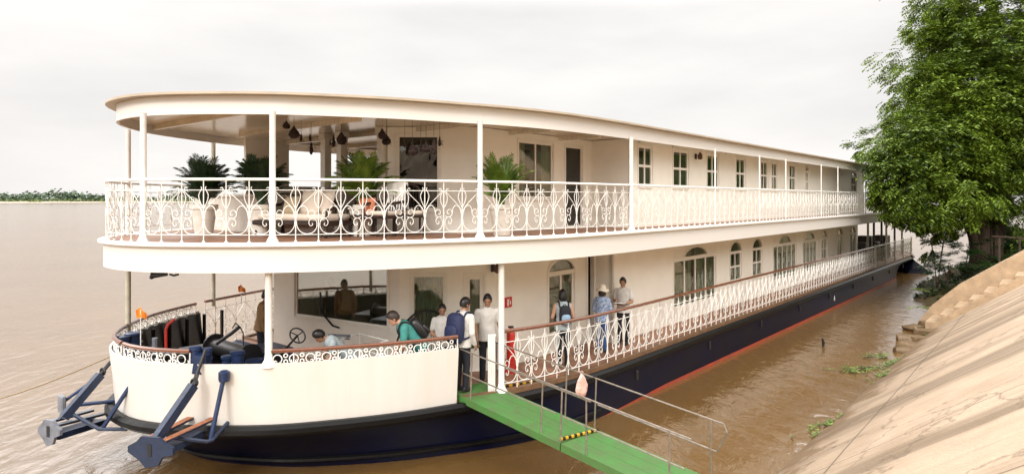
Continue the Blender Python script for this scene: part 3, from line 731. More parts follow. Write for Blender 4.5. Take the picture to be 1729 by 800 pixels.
def hazard(a, b, wd, n, name, parent, build=None):
    a,b = Vector(a),Vector(b); t = (b-a); L = t.length; t.normalize(); s = Vector((-t.y,t.x,0)).normalized()*wd/2
    mb = MB(); k = n*2
    for i in range(k):
        mb.cur = i%2; q0 = a+t*(L*i/k); q1 = a+t*(L*(i+1)/k); sh = t*(wd*.5)
        mb.poly([q0-s, q1-s, q1+s+sh, q0+s+sh], (0,0,.03))
    return mb
hz = hazard(Vector((8.55,8.62,ZD+.004)), Vector((9.35,8.25,ZD+.004)), .07, 6, '', None); part(hz,'hazard_strip',[YELLOW,IRON])
hz = hazard(Vector((9.5,8.35,ZD+.004)), Vector((10.4,8.05,ZD+.004)), .07, 6, '', None); part(hz,'hazard_strip',[YELLOW,IRON])
# narrow white gate folded back beside the post
g0 = DP(dpost-.12); mb = MB()
for k in range(4):
    q = Vector((g0.x-.02-.03*k, g0.y+.02+.02*k, 0)); mb.box((q.x-.012,q.y-.012,ZD),(q.x+.012,q.y+.012,ZR-.05))
mb.beam((g0.x,g0.y,ZR-.05),(g0.x-.12,g0.y+.09,ZR-.05),.03,.03); mb.beam((g0.x,g0.y,ZD+.12),(g0.x-.12,g0.y+.09,ZD+.12),.03,.03); part(mb,'gate',RAILW)
# bow gear -------------------------------------------
def bollard(p, r, z0, z1, m=BLUE, parent=None, name='bollard'):
    mb = MB(); h = z1-z0
    mb.lathe([(r*1.15,z0),(r*1.15,z0+.03),(r,z0+.04),(r,z0+h*.45),(r*1.2,z0+h*.47),(r*1.2,z0+h*.55),(r,z0+h*.57),(r,z1-.06),(r*1.2,z1-.05),(r*1.2,z1-.01),(r*1.05,z1)],(p[0],p[1],0),16)
    return part(mb,name,m,parent,smooth=True)
for px,py,Y,r in ((402,592,11.6,.105),(385,600,12.1,.10),(430,606,12.0,.13),(452,603,12.3,.10)):
    p = ats(px,py,Y); bollard(p, r, ZD, p.z)
for px,py,Y,r in ((330,590,10.85,.085),(350,592,10.95,.075)):
    p = ats(px,py,Y); bollard(p, r, 1.85, p.z+.05)
p = ats(330,600,10.75); q = ats(350,602,10.78)
mb = MB(); mb.beam((p.x,p.y,p.z-.12),(q.x,q.y,q.z-.12),.22,.30); part(mb,'fairlead',BLUE)
for px,py,Y,r in ((210,572,12.2,.10),(226,566,12.4,.13)):
    p = ats(px,py,Y); bollard(p, r, 1.8, p.z+.06)
mb = MB(); p = ats(214,590,12.1); mb.rbox((p.x-.12,p.y-.35,p.z-.12),(p.x+.2,p.y+.3,p.z+.02),.03); part(mb,'fairlead',BLUE)
# windlass with drum and lever
p = ats(400,585,12.9); mb = MB()
mb.tube([(p.x-.1,p.y-.7,1.75),(p.x-.1,p.y+.7,1.75)],.16,16); mb.tube([(p.x-.1,p.y-.74,1.75),(p.x-.1,p.y-.70,1.75)],.24,18); mb.tube([(p.x-.1,p.y+.7,1.75),(p.x-.1,p.y+.74,1.75)],.24,18)
mb.box((p.x-.5,p.y-.6,ZD),(p.x+.4,p.y+.6,1.35)); wd_ = part(mb,'windlass',IRON,smooth=True)
mb = MB(); mb.tube([ats(366,580,12.6),ats(392,562,12.6),ats(404,552,12.6)],.035,6); part(mb,'lever',IRON,wd_)
mb = MB(); mb.tube([ats(398,545,12.7),ats(406,552,12.7),ats(411,562,12.7),ats(412,596,12.7)],.012,5); mb.tube([ats(398,545,12.7),ats(393,554,12.7)],.012,5); part(mb,'cable',IRON,wd_)
p = ats(450,575,13.1); mb = MB(); mb.rbox((p.x-.35,p.y-.45,ZD),(p.x+.4,p.y+.5,1.75),.05); mb.tube([(p.x-.4,p.y-.3,1.8),(p.x-.4,p.y+.4,1.8)],.12,10); part(mb,'winch_motor',BLUE)
mb = MB(); q = ats(503,566,12.0); n = (ats(478,592,12.3)-q).normalized(); x = n.orthogonal().normalized(); y = n.cross(x)
mb.tube([q+x*math.cos(a*math.pi/9)*.15+y*math.sin(a*math.pi/9)*.15 for a in range(18)],.014,6,closed=True)
for k in range(3): a = k*2.094+.5; mb.bar(q, q+x*math.cos(a)*.15+y*math.sin(a)*.15,.011,5)
hw = part(mb,'hand_wheel',IRON,smooth=True)
mb = MB(); mb.bar(q, ats(478,594,12.3),.022,6); mb.rbox(tuple(ats(462,604,12.4)-Vector((.15,.2,.5))),tuple(ats(476,590,12.4)+Vector((.12,.2,0))),.04); part(mb,'gear_shaft',IRON,hw)
mb = MB(); mb.tube([ats(281,594,12.3),ats(281,556,12.3),ats(284,548,12.3),ats(295,539,12.4)],.028,7); part(mb,'davit',REDP,smooth=True)
mb = MB(); mb.bar(ats(240,600,12.2),ats(320,592,12.2),.03,6); part(mb,'chain_guide',GREY)
mb = MB(); mb.bar(ats(262,570,12.3),ats(262,606,12.3),.05,8); part(mb,'fairlead_post',GREY)
# machinery under the far rail
for px,py,Y,sx in ((300,600,13.2,.5),(340,585,13.4,.4),(260,600,12.8,.3)):
    p = ats(px,py,Y); mb = MB(); mb.rbox((p.x-sx,p.y-sx*.7,ZD),(p.x+sx,p.y+sx*.7,p.z),.05); part(mb,'deck_locker',IRON)
# wiper on the bridge window
mb = MB(); M,_ = frame_of(LP[1],LP[2])
def onwall(px,py,t=.06):
    s = s_of(LP[1],LP[2],px); q = M@Vector((s,t,0)); Y = q.x*CA+q.y*SA; return Vector((q.x,q.y,EYE+(HY-py)/FPX*Y))
mb.tube([onwall(545,493),onwall(546,526),onwall(566,550),onwall(576,553)],.022,5); part(mb,'wiper',IRON)
# white pipe frame and hatch in front of the bridge
mb = MB()
fr_ = [ats(560,578,12.9),ats(607,563,13.4),ats(655,575,12.9),ats(600,590,12.4)]
for z in (0,-.32): mb.tube([q+Vector((0,0,z)) for q in fr_]+[fr_[0]+Vector((0,0,z))],.018,6)
for q in fr_: mb.bar(q, Vector((q.x,q.y,ZD)),.018,6)
part(mb,'stair_guard',RAILW)
mb = MB(); q = ats(573,568,13.3); mb.beam(q+Vector((0,.35,-.02)),q+Vector((0,-.35,.06)),.06,.05); mb.beam(q+Vector((0,.35,-.08)),q+Vector((0,-.35,0)),.03,.03); part(mb,'stair_rail',GREY)
# pole for the awning and light fittings beneath the upper deck
# landing frames at the bow ---------------------------
def landing_frame(K, name='landing_frame'):
    """K: dict of ship-frame points"""
    mb = MB(); c = K['pad']; n = K['n'].normalized(); x = Vector((0,0,1)).cross(n).normalized(); y = Vector((0,0,1))
    out = [(-.50,.05),(-.30,.16),(-.2,.27),(.2,.27),(.34,.16),(.52,.08),(.52,-.05),(.28,-.12),(.18,-.30),(-.10,-.36),(-.24,-.22),(-.5,-.07)]
    if K.get('small'): out = [(a*.7,b*.95) for a,b in out]
    out = [(a*.76,b*.74) for a,b in out]
    hole = [(-.035,-.09),(.035,-.09),(.035,.09),(-.035,.09)]
    # plate with a slot: two halves round the hole
    k = len(out); pl = [c+x*a*1.0+y*b for a,b in out]
    mb.poly(pl, -n*.05)
    f = part(mb,name,K.get('padm',BLUEL))
    mb = MB(); h = [c+x*a+y*b+n*.003 for a,b in hole]; mb.poly(h, n*.004); part(mb,'slot',IRON,f)
    mb = MB(); mb.beam(c-n*.05+y*.10+x*.15, K['hub']+y*.12+x*.2,.10,.03); mb.beam(c-n*.05+y*.10-x*.15, K['hub']+y*.12-x*.2,.10,.03); mb.beam(c-n*.05-y*.1, K['hub']-y*.06,.3,.1)
    part(mb,'shoe',BLUEL,f)
    mb = MB(); mb.beam(c-n*.05+y*.125+x*.15, K['hub']+y*.14+x*.2,.11,.012); mb.beam(c-n*.05+y*.125-x*.15, K['hub']+y*.14-x*.2,.11,.012); part(mb,'shoe_edge',RUST if not K.get('small') else GREY,f)
    mb = MB(); mb.beam(K['arm0'],K['arm1'],.115,.13); mb.beam(K['arm0']+n*.085,K['arm1']+n*.075,.07,.02); part(mb,'arm',BLUEL,f)
    mb = MB(); mb.tube([K['arm1'],K['eye']],.035,6); cc = K['arm1'].lerp(K['eye'],.25); mb.tube([cc+x*.06*math.cos(a)+y*.06*math.sin(a) for a in [i*math.pi/5 for i in range(10)]],.018,5,closed=True)
    mb.bar(K['eye'],K['mount'],.03,6); part(mb,'chain_link',IRON,f,smooth=True)
    mb = MB(); mb.bar(K['st0'],K['st1'],.036,10); mb.lathe([(.08,-.09),(.09,-.05),(.09,.06),(.05,.09)],K['st1'],10); part(mb,'strut',BLUE,f,smooth=True)
    mb = MB(); mb.tube(K['tube'],.032,8); part(mb,'cross_tube',BLUEL,f,smooth=True)
    return f
landing_frame(dict(pad=ats(253,760,9.75), n=Vector((-1,-.55,0)), hub=ats(355,712,10.9), arm0=ats(262,745,9.9), arm1=ats(327,650,10.45), eye=ats(333,632,10.55), mount=ats(348,590,10.7),
    st0=ats(356,742,10.35), st1=ats(379,634,10.58), tube=[ats(285,737,10.1),ats(350,745,10.3),ats(358,743,10.33),ats(386,712,10.75)]))
landing_frame(dict(pad=ats(82,728,10.9), n=Vector((-1,-.35,0)), hub=ats(168,706,12.1), arm0=ats(108,705,11.1), arm1=ats(170,632,11.6), eye=ats(186,612,11.8), mount=ats(204,592,12.0), padm=GREY, small=1,
    st0=ats(174,722,11.2), st1=ats(235,628,11.15), tube=[ats(122,698,11.2),ats(168,724,11.15),ats(215,724,11.2)]))
mb = MB(); mb.rbox(tuple(ats(105,682,11.9)-Vector((.04,.12,.16))),tuple(ats(105,682,11.9)+Vector((.04,.12,.16))),.02); f = part(mb,'landing_arm',GREY)
mb = MB(); mb.bar(ats(110,676,11.9),ats(172,632,12.1),.03,8); mb.bar(ats(132,683,11.7),ats(198,676,11.9),.035,8); mb.bar(ats(150,706,11.7),ats(158,703,12.6),.05,8); part(mb,'strut',BLUE,f,smooth=True)
# stern canopy and posts
mb = MB(); o = [p for p in outline(.3) if 39.5<p[0]<51.5]; n_ = len(o)//2
part(deck_slab(.3,3.62,3.70,51.5),'stern_canopy',CEILB) if False else None
mb = MB(); mb.box((40.3,8.3,3.62),(50.6,16.7,3.72)); part(mb,'stern_canopy',CEILB)
for px in (1466,1476,1489,1497,1511,1526,1538,1551):
    u = min(upx(px,8.4),50.4); mb = MB(); mb.lathe([(.09,ZD),(.09,ZD+.1),(.06,ZD+.12),(.06,3.62)],(u,8.4,0),8); part(mb,'stern_post',DARK if px in (1476,1489,1511,1526) else POSTG)
for u,h in ((40.6,2.3),(42.0,2.6),(43.6,2.2),(46.5,2.45)): mb = MB(); mb.rbox((u,8.55,ZD),(u+.9,9.3,h),.04); part(mb,'stern_locker',DARK)
for u,w in ():
    mb = MB(); mb.tube([(u-.3,w,ZD),(u-.3,w,3.0),(u-.15,w,3.25),(u+.15,w,3.25),(u+.3,w,3.0),(u+.3,w,ZD)],.05,6); part(mb,'stern_arch',POSTG)
# ------------------------------------------------------------------ gangway
GD = Vector((.688,-.727,0)).normalized(); GP = Vector((GD.y*-1, GD.x, 0)); 
GL0 = Vector((-.99,12.05,1.125)); GW = .85; GS = -.08
def G(t, s, h=0): return GL0 + GD*t + GP*(s*GW) + Vector((0,0,GS*t+h))
gang = empty('gangway', G(2.6,.5,-.05), 0, 'green plank gangway with thin grey tube rails from the boat down to the bank', 'gangway')
def gpart(mb, name, m, parent=None, smooth=False): return mb.build(name, m, parent or gang, smooth, off=gang.location)
for t0,t1 in ((-.25,2.55),(2.58,5.25)):
    mb = MB(); k = 3
    for i in range(k):
        a,b = i/k+.004, (i+1)/k-.004; mb.poly([G(t0,a),G(t0,b),G(t1,b),G(t1,a)], (0,0,-.045))
    for s in (0,1): mb.beam(G(t0,s,-.06),G(t1,s,-.06),.05,.12)
    gpart(mb,'walkway_panel',GREENP)
gpart(hazard(G(2.5,.02,.012),G(2.62,.98,.012),.05,7,'',None),'hazard_strip',[YELLOW,IRON])
HR = .85
for s, ts in ((0,(.35,2.12,2.54,3.07,4.52)),(1,(.08,1.88,2.53,4.65))):
    for t in ts:
        mb = MB(); mb.bar(G(t,s),G(t+(.04 if t<3 else 0),s,HR),.014,6); gpart(mb,'railing_post',STEEL,smooth=True)
    for t0,t1,e in ((.05,2.45,.0),(2.5,4.75,.0)):
        for h in (HR,HR*.5):
            mb = MB(); mb.bar(G(t0+(0 if h==HR else .1),s,h),G(t1+(.1 if h==HR else 0),s,h),.013,6); gpart(mb,'rail',STEEL,smooth=True)
mb = MB(); mb.tube([G(4.85,1,HR),G(4.9,1,HR-.1),G(4.75,1,HR*.5)],.014,6); gpart(mb,'rail',STEEL)
# bag tied to the far rail
mb = MB(); c0 = G(2.25,1,HR); rn = random.Random(2)
prof = [(.012,0),(.03,-.03),(.06,-.09),(.085,-.18),(.095,-.28),(.08,-.36),(.03,-.40)]
vs = []; n = 14
for i,(r,z) in enumerate(prof):
    for j in range(n):
        a = 2*math.pi*j/n; rr = r*(1+.22*math.sin(3*a+i)+.1*rn.uniform(-1,1)); vs.append((rr*math.cos(a), rr*.6*math.sin(a)-.02, z))
mb.add(vs, [(i*n+j,i*n+(j+1)%n,(i+1)*n+(j+1)%n,(i+1)*n+j) for i in range(len(prof)-1) for j in range(n)]+[tuple(range(n)),tuple((len(prof)-1)*n+j for j in range(n))])
BAGM = mat('plastic_bag', (.74,.62,.56), .35, col2=(.55,.22,.17), nscale=7)
bg = empty('plastic_bag', c0, 0, 'crumpled pinkish plastic bag tied to the gangway rail', 'bag')
mb.build('sack', BAGM, bg, True); mb = MB(); mb.tube([(.0,0,-.01),(.03,0,.02),(0,.0,.035),(-.03,0,.02),(0,0,-.01)],.008,5); mb.build('handle', BAGM, bg)

# ------------------------------------------------------------------ mooring rope, pennants, roll under the deck
mb = MB(); a = S(*ats(204,594,12.15)); b = at(-260,705,13.0); a.z = at(204,594,12.15).z
pts = [a.lerp(b,i/24)+Vector((0,0,-.35*math.sin(math.pi*i/24))) for i in range(25)]
tag(mb.tube(pts,.012,5) or mb.build('mooring_rope', mat('rope',(.30,.22,.13),.9,noise=.4,nscale=60)), 'thin tan mooring rope running from the bow out over the river', 'rope')
def pennant(px, py, Y, ybot, label, s=.2):
    p = at(px,py,Y); q = at(px,ybot,Y); r = empty('pennant', q, 0, label, 'flag', 'orange pennants on the bow')
    mb = MB(); mb.bar((0,0,0),(0,0,p.z-q.z+.02),.009,6); mb.build('pole', RAILW, r)
    z = p.z-q.z; mb = MB(); n = 6; rows = []
    for i in range(n+1):
        f = i/n; x = -s*.45+s*1.0*f
        rows.append([Vector((x, .03*math.sin(f*6+k), z-.02+ (.0 if k==0 else -s*.55-.02*math.sin(f*9)) + s*.8*(.5-abs(f-.35))*(1 if k==0 else .0))) for k in (0,1)])
    mb.loft(rows); mb.build('flag', ORANGE, r)
pennant(238,524,11.7,592,'small bright orange triangular pennant on a pole at the bow rail',.2)
pennant(408,484,15.6,512,'small faded orange pennant beyond the far bow railing',.18)
def sp(px,py,Y): return at(px,py,Y)
a = at(256,463,12.3); mb = MB()
mb.tube([at(255,470,12.3),at(258,465,12.3),at(270,464,12.3),at(283,463,12.3)],.05,8,rs=[.03,.06,.045,.03])
mb.tube([at(287,463,12.3),at(294,465,12.3),at(302,463,12.3)],.02,6)
mb.tube([at(256,462,12.3),at(258,452,12.3)],.012,5); mb.tube([at(297,461,12.3),at(297,452,12.3)],.012,5)
tag(mb.build('tarpaulin_roll', IRON, None, True), 'dark rolled tarpaulin hanging beneath the upper deck at the bow', 'tarpaulin')

# ------------------------------------------------------------------ palms in white planters
def frond_mat():
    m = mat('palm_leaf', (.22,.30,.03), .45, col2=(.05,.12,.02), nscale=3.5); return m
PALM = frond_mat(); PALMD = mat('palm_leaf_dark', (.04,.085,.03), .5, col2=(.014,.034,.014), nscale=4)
def palm(px, pytop, Y, scale, label, m, seed, planter=True, zf=ZU, spread=1.0):
    p = at(px, 337, Y); r = empty('potted_palm', (p.x,p.y,zf), 0, label, 'plant', 'potted palms on the upper deck'); rn = random.Random(seed)
    mb = MB(); h = .62
    mb.lathe([(.17,0),(.24,h-.1),(.27,h-.09),(.27,h),(.22,h),(.20,h-.05)],(0,0,0),16); mb.build('planter', mat('planter_paint',(.78,.74,.66),.6,noise=.2,nscale=6), r, True)
    top = EYE+(HY-pytop)/FPX*Y - zf
    mb = MB(); hh = top-h
    for k in range(56):
        az = rn.uniform(0,6.283); out = rn.uniform(.15,1)**.7*.66*scale*spread; rise = hh*(1.10-.5*(out/(.56*scale*spread))*rn.uniform(.5,1.3)); L = 14
        base = Vector((math.cos(az)*.04,math.sin(az)*.04,h-.05)); pts = []
        for i in range(L+1):
            t = i/L; pts.append(base+Vector((math.cos(az)*out*t**1.5, math.sin(az)*out*t**1.5, rise*(t**.85)-out*.42*t**3.2)))
        mb.tube(pts,.006,4,rs=[.009*(1-.8*i/L)+.002 for i in range(L+1)])
        for i in range(4,L+1):
            t = i/L; d = (pts[i]-pts[i-1]).normalized(); sd_ = d.cross(Vector((0,0,1))); sd_ = sd_.normalized() if sd_.length>.01 else Vector((1,0,0))
            ln = .30*scale*(math.sin(math.pi*min(1,.14+t*.86))**.6)*.8+.03
            for sg_ in (-1,1):
                for kk in (0,.5):
                    b0 = pts[i-1].lerp(pts[i],kk); tip = b0 + (sd_*sg_*.62+d*.75+Vector((0,0,-.22*rn.random()))).normalized()*ln*rn.uniform(.8,1.1); mid = b0.lerp(tip,.4)+Vector((0,0,.02)); wv = d*.014*scale
                    mb.add([b0-wv*.5, mid-wv, tip, mid+wv, b0+wv*.5], [(0,1,3,4),(1,2,3)])
    mb.build('fronds', m, r); return r
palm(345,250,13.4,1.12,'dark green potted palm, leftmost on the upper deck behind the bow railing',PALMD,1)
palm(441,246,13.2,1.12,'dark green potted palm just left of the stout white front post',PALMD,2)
palm(611,238,12.9,1.15,'large yellow-green potted palm in the middle of the open lounge front',PALM,3)
palm(848,243,13.2,.98,'bright green potted palm beside the lounge side window, rightmost palm',PALM,4)
# white low planter wall on the bow
o = empty('planter_box', S(7.3,14.2,ZU), SHIPROT, 'long low cream planter box behind the bow railing', 'planter box')
mb = MB(); mb.rbox((-.25,-1.3,0),(.25,1.9,.78),.02); mb.build('box', mat('planter_paint',(.78,.74,.66)), o); mb = MB(); mb.box((-.29,-1.34,.78),(.29,1.94,.83)); mb.build('rim', TRIM, o)

# ------------------------------------------------------------------ upper deck furniture and hanging baskets
def sofa(u, w, rz, label, L=1.9):
    r = empty('daybed', S(u,w,ZU), SHIPROT+rz, label, 'daybed'); D = .8
    mb = MB(); mb.rbox((-L/2,-D/2,.22),(L/2,D/2,.32),.02); r0 = mb.build('seat_frame', LOUNGE, r)
    for x in (-1,1):
        for y in (-1,1):
            mb = MB(); mb.lathe([(.03,0),(.045,.08),(.03,.12),(.04,.22)],(x*(L/2-.07),y*(D/2-.07),0),8); mb.build('leg', LOUNGE, r, True)
    for x in (-1,1):
        mb = MB(); mb.tube([(x*(L/2-.03),-D/2+.05,.3),(x*(L/2-.01),-D/2+.03,.52),(x*(L/2+.03),0,.58),(x*(L/2),D/2-.04,.62)],.03,7); mb.tube([(x*(L/2-.03),0,.3),(x*(L/2+.02),0,.57)],.02,6); mb.build('armrest', LOUNGE, r, True)
    mb = MB(); mb.box((-L/2,D/2-.05,.3),(L/2,D/2,.36)); mb.box((-L/2,D/2-.03,.62),(L/2,D/2+.03,.68))
    for i in range(14): x = -L/2+.06+i*(L-.12)/13; mb.box((x-.012,D/2-.03,.36),(x+.012,D/2,.62))
    mb.build('backrest', LOUNGE, r)
    mb = MB(); mb.rbox((-L/2+.05,-D/2+.03,.32),(L/2-.05,D/2-.06,.44),.04); mb.build('mattress', CUSH, r, True); return r
def cushion(u, w, z, rz, tilt, m, label, s=.46, t=.13):
    o = empty('cushion', S(u,w,z), SHIPROT+rz, label, 'cushion', 'cushions on the upper deck seats'); n = 12; rows0 = []
    for sgn in (1,-1):
        rows = []
        for i in range(n+1):
            row = []
            for j in range(n+1):
                a, b = i/n*2-1, j/n*2-1; th = t*.5*((1-a**4)*(1-b**4))**.5; k = 1-.06*(1-abs(a))*abs(b)-.06*(1-abs(b))*abs(a)
                row.append(Vector((a*s/2*k, 0, s/2+b*s/2*k)) + Vector((0,sgn*th,0)))
            rows.append(row)
        rows0.append(rows)
    mb = MB(); mb.loft(rows0[0]); mb.loft(rows0[1]); c = mb.build('cover', m, o, True)
    c.rotation_euler = (tilt,0,0)
    mb = MB(); mb.tube([(-s/2,0,.0),(s/2,0,.0),(s/2,0,s),(-s/2,0,s),(-s/2,0,0)],.007,4); pp = mb.build('piping', m, o); pp.rotation_euler = (tilt,0,0); return o
p = SH(at(512,385,12.9)); sofa(p.x,p.y,R(-78),'dark wooden slatted daybed with cream mattress behind the front railing',2.0)
for px,lab,m in ((488,'tan cushion at the left end of the dark daybed',mat('tan_cloth',(.42,.33,.22),.9)),(520,'big cream cushion standing left of centre on the dark daybed',CUSH),(543,'big cream cushion at the right end of the dark daybed',CUSH)):
    q = SH(at(px,385,12.95)); cushion(q.x,q.y,ZU+.43,R(-78),R(-16),m,lab,.50 if m is CUSH else .36)
def chair(px, Y, rz, label, m=LOUNGE, throw=False, z=ZU, arch_back=False):
    q = at(px,337,Y); r = empty('armchair', (q.x,q.y,z), rz, label, 'chair')
    mb = MB(); mb.rbox((-.3,-.3,.36),(.3,.3,.42),.02); mb.build('seat', m, r)
    for x in (-1,1):
        mb = MB(); mb.tube([(x*.27,-.29,0),(x*.28,-.28,.36),(x*.29,-.27,.62)],.024,6); mb.build('leg', m, r, True)
        mb = MB(); mb.tube([(x*.27,.30,0),(x*.27,.28,.4),(x*.26,.36,.95)],.024,6); mb.build('leg', m, r, True)
        mb = MB(); mb.tube([(x*.29,-.29,.62),(x*.31,0,.66),(x*.28,.32,.68)],.03,6); mb.build('armrest', m, r, True)
    mb = MB(); top = [(-.27,.36,.93),(-.18,.38,1.02),(0,.39,1.05),(.18,.38,1.02),(.27,.36,.93)]
    mb.tube(crom(top,4),.026,6)
    for i in range(7): x = -.2+i*.4/6; mb.tube([(x,.29,.42),(x,.37,1.0)],.012,5)
    mb.build('backrest', m, r, True)
    if throw:
        mb = MB(); rows = []
        for i in range(13):
            f = i/12; y,zz = (.40+.05*f*2, 1.07-.9*(f*2)*.5) if f<.001 else ((.43, 1.0-(.5-f)*1.1) if f<.5 else (.34-.04*(f-.5), 1.06-(f-.5)*1.1))
            rows.append([Vector((x, y+.012*math.sin(x*30+i), zz+.01*math.sin(x*20))) for x in [-.24+.04*k for k in range(13)]])
        mb.loft(rows); t_ = mb.build('throw', PALE, None, True); t_.location = r.location; t_.rotation_euler = r.rotation_euler; tag(t_,'white throw hanging over the back of the dark armchair','blanket')
    mb = MB(); mb.rbox((-.26,-.28,.42),(.26,.26,.50),.03); mb.build('seat_pad', CUSH, r, True); return r
chair(650,12.6,R(-30),'dark wooden armchair with white throw behind the centre of the front railing',throw=True)
chair(690,13.2,R(15),'dark wooden armchair below the tall tinted lounge window')
q = SH(at(618,380,12.7)); cushion(q.x,q.y,ZU+.42,R(-60),R(-14),TERRA,'orange-brown cushion between the daybed and the armchair',.34)
o = empty('side_table', S(q.x,q.y,ZU), 0, 'low dark side table holding the orange-brown cushion', 'table')
mb = MB(); mb.lathe([(.28,.38),(.3,.39),(.3,.42),(.28,.43)],(0,0,0),16); mb.build('table_top', LOUNGE, o, True)
for k in range(3): a = k*2.094; mb = MB(); mb.bar((math.cos(a)*.22,math.sin(a)*.22,0),(math.cos(a)*.16,math.sin(a)*.16,.38),.02,6); mb.build('leg', LOUNGE, o)
# bench with arched back on the main deck
q = at(722,600,13.35); r = empty('arched_bench', (q.x,q.y,ZD), R(12), 'black bench with arched spindle back below the front side window', 'bench')
mb = MB(); mb.rbox((-.6,-.25,.42),(.6,.25,.47),.02); mb.build('seat', IRON, r)
for x in (-.54,.54):
    for y in (-.2,.2): mb = MB(); mb.bar((x,y,0),(x,y,.42),.022,6); mb.build('leg', IRON, r)
mb = MB(); arc = [(-.6+1.2*i/12,.28,.72+.62*math.sin(math.pi*i/12)**.6) for i in range(13)]; mb.tube([(-.6,.24,.45)]+arc+[(.6,.24,.45)],.022,6)
for i in range(1,12): mb.bar((arc[i][0],.24,.45),arc[i],.010,5)
mb.build('backrest', IRON, r, True)
DRY = mat('dried_bundle', (.035,.014,.009), .9, col2=(.012,.007,.005), nscale=14)
def basket(px, py, Y, s, label, kind=0, zc=6.29):
    p = at(px,py,Y); r = empty('hanging_bundle', (p.x,p.y,zc), 0, label, 'ornament', 'dark ornaments hanging from the upper ceiling'); rn = random.Random(px)
    mb = MB(); mb.bar((0,0,0),(0,0,p.z-zc),.004,4); mb.build('cord', IRON, r)
    mb = MB(); z = p.z-zc
    s = s*.68
    prof = [(.02,.16),(.05,.10),(.13,-.02),(.16,-.12),(.10,-.20),(.02,-.22)] if kind==0 else [(.02,.2),(.05,.05),(.07,-.1),(.05,-.2),(.02,-.25)]
    n = 10; vs = []
    for i,(a,b) in enumerate(prof):
        for j in range(n): t = 6.283*j/n; rr = a*s*(1+.25*rn.uniform(-1,1)); vs.append((rr*math.cos(t),rr*math.sin(t),z+b*s))
    mb.add(vs,[(i*n+j,i*n+(j+1)%n,(i+1)*n+(j+1)%n,(i+1)*n+j) for i in range(len(prof)-1) for j in range(n)]+[tuple(range(n)),tuple((len(prof)-1)*n+j for j in range(n))])
    for k in range(26):
        a = rn.uniform(0,6.28); c = Vector((math.cos(a)*.13*s,math.sin(a)*.13*s,z+rn.uniform(-.2,.08)*s)); e = c+Vector((math.cos(a)*.09,math.sin(a)*.09,rn.uniform(-.1,.04)))*s; wv = Vector((-math.sin(a),math.cos(a),0))*.03*s
        mb.add([c-wv,c+wv,e],[(0,1,2)])
    mb.build('bundle', DRY, r)
for px,py,Y,s,k,lab in ((484,210,12.4,.6,0,'small dark bundle hanging leftmost beside the stout front post'),(497,222,12.4,.95,0,'round dark bundle hanging largest of the left group'),(509,232,13.0,.55,1,'short dark bundle hanging right of the round one'),
    (524,232,13.4,.5,1,'tiny dark bundle hanging high before the sky opening'),(526,250,13.2,.8,1,'drooping dark bundle hanging lowest before the sky opening'),(564,237,13.3,.8,1,'slim dark bundle hanging between the two white columns'),
    (577,232,12.9,1.0,0,'thick dark bundle hanging over the right white column'),(646,225,12.5,.8,0,'dark bundle hanging high left of the tinted window'),(653,235,12.7,.8,0,'lower dark bundle hanging left of the tinted window'),
    (684,241,12.2,.55,1,'small reddish bundle before the left of the tinted window'),(697,250,12.1,.95,0,'bell-shaped dark bundle before the middle of the tinted window'),(711,248,12.1,.6,1,'narrow dark bundle before the tinted window'),(720,247,12.1,.8,0,'wide dark bundle right of centre before the tinted window'),
    (733,246,12.1,1.0,1,'long dark bundle before the right of the tinted window'),(743,238,12.3,.6,1,'reddish bundle at the right casing of the tinted window')):
    basket(px,py,Y,s,lab,k)
# extinguisher
q = S(*ats(863,598,dep(863,8.95))); q = S(SH(q).x, 8.95, ZD); r = empty('fire_extinguisher', q, 0, 'red fire extinguisher standing on deck behind the scroll railing', 'fire extinguisher')
mb = MB(); mb.lathe([(.08,.25),(.09,.27),(.09,.82),(.07,.88),(.03,.91),(.03,.94)],(0,0,0),12); mb.build('cylinder', SIGNR, r, True)
mb = MB(); mb.box((-.06,-.02,.94),(.06,.02,.98)); mb.tube([(.03,0,.95),(.13,0,.9),(.13,0,.5)],.012,5); mb.build('valve', IRON, r)
mb = MB(); mb.box((-.12,-.12,0),(.12,.12,.25)); mb.build('stand', REDP, r)

# ------------------------------------------------------------------ people
def remesh(mb, name, m, parent, vox, smooth=4):
    me = bpy.data.meshes.new(name); me.from_pydata(mb.v, [], mb.f); bm = bmesh.new(); bm.from_mesh(me); bmesh.ops.recalc_face_normals(bm, faces=bm.faces); bm.to_mesh(me); bm.free()
    o = bpy.data.objects.new(name, me); scene.collection.objects.link(o)
    a = o.modifiers.new('r','REMESH'); a.mode = 'VOXEL'; a.voxel_size = vox; a.use_smooth_shade = True
    s = o.modifiers.new('s','SMOOTH'); s.factor = .5; s.iterations = smooth
    dg = bpy.context.evaluated_depsgraph_get(); nm = bpy.data.meshes.new_from_object(o.evaluated_get(dg)); o.modifiers.clear(); o.data = nm; bpy.data.meshes.remove(me)
    nm.materials.clear(); nm.materials.append(m); nm.polygons.foreach_set('use_smooth', [True]*len(nm.polygons)); o.parent = parent; return o
def limb(mb, pts, rs, n=12, flat=None):
    """tapered tube with rounded ends along joints"""
    P = [Vector(p) for p in pts]; Q = []; RR = []
    for i in range(len(P)-1):
        for k in range(5): t = k/5; Q.append(P[i].lerp(P[i+1],t)); RR.append(rs[i]*(1-t)+rs[i+1]*t)
    Q.append(P[-1]); RR.append(rs[-1]); mb.tube(Q, 1, n, rs=RR)
    mb.ell(P[0],(rs[0],)*3,10); mb.ell(P[-1],(rs[-1],)*3,10)
    for i in range(1,len(P)-1): mb.ell(P[i],(rs[i],)*3,10)
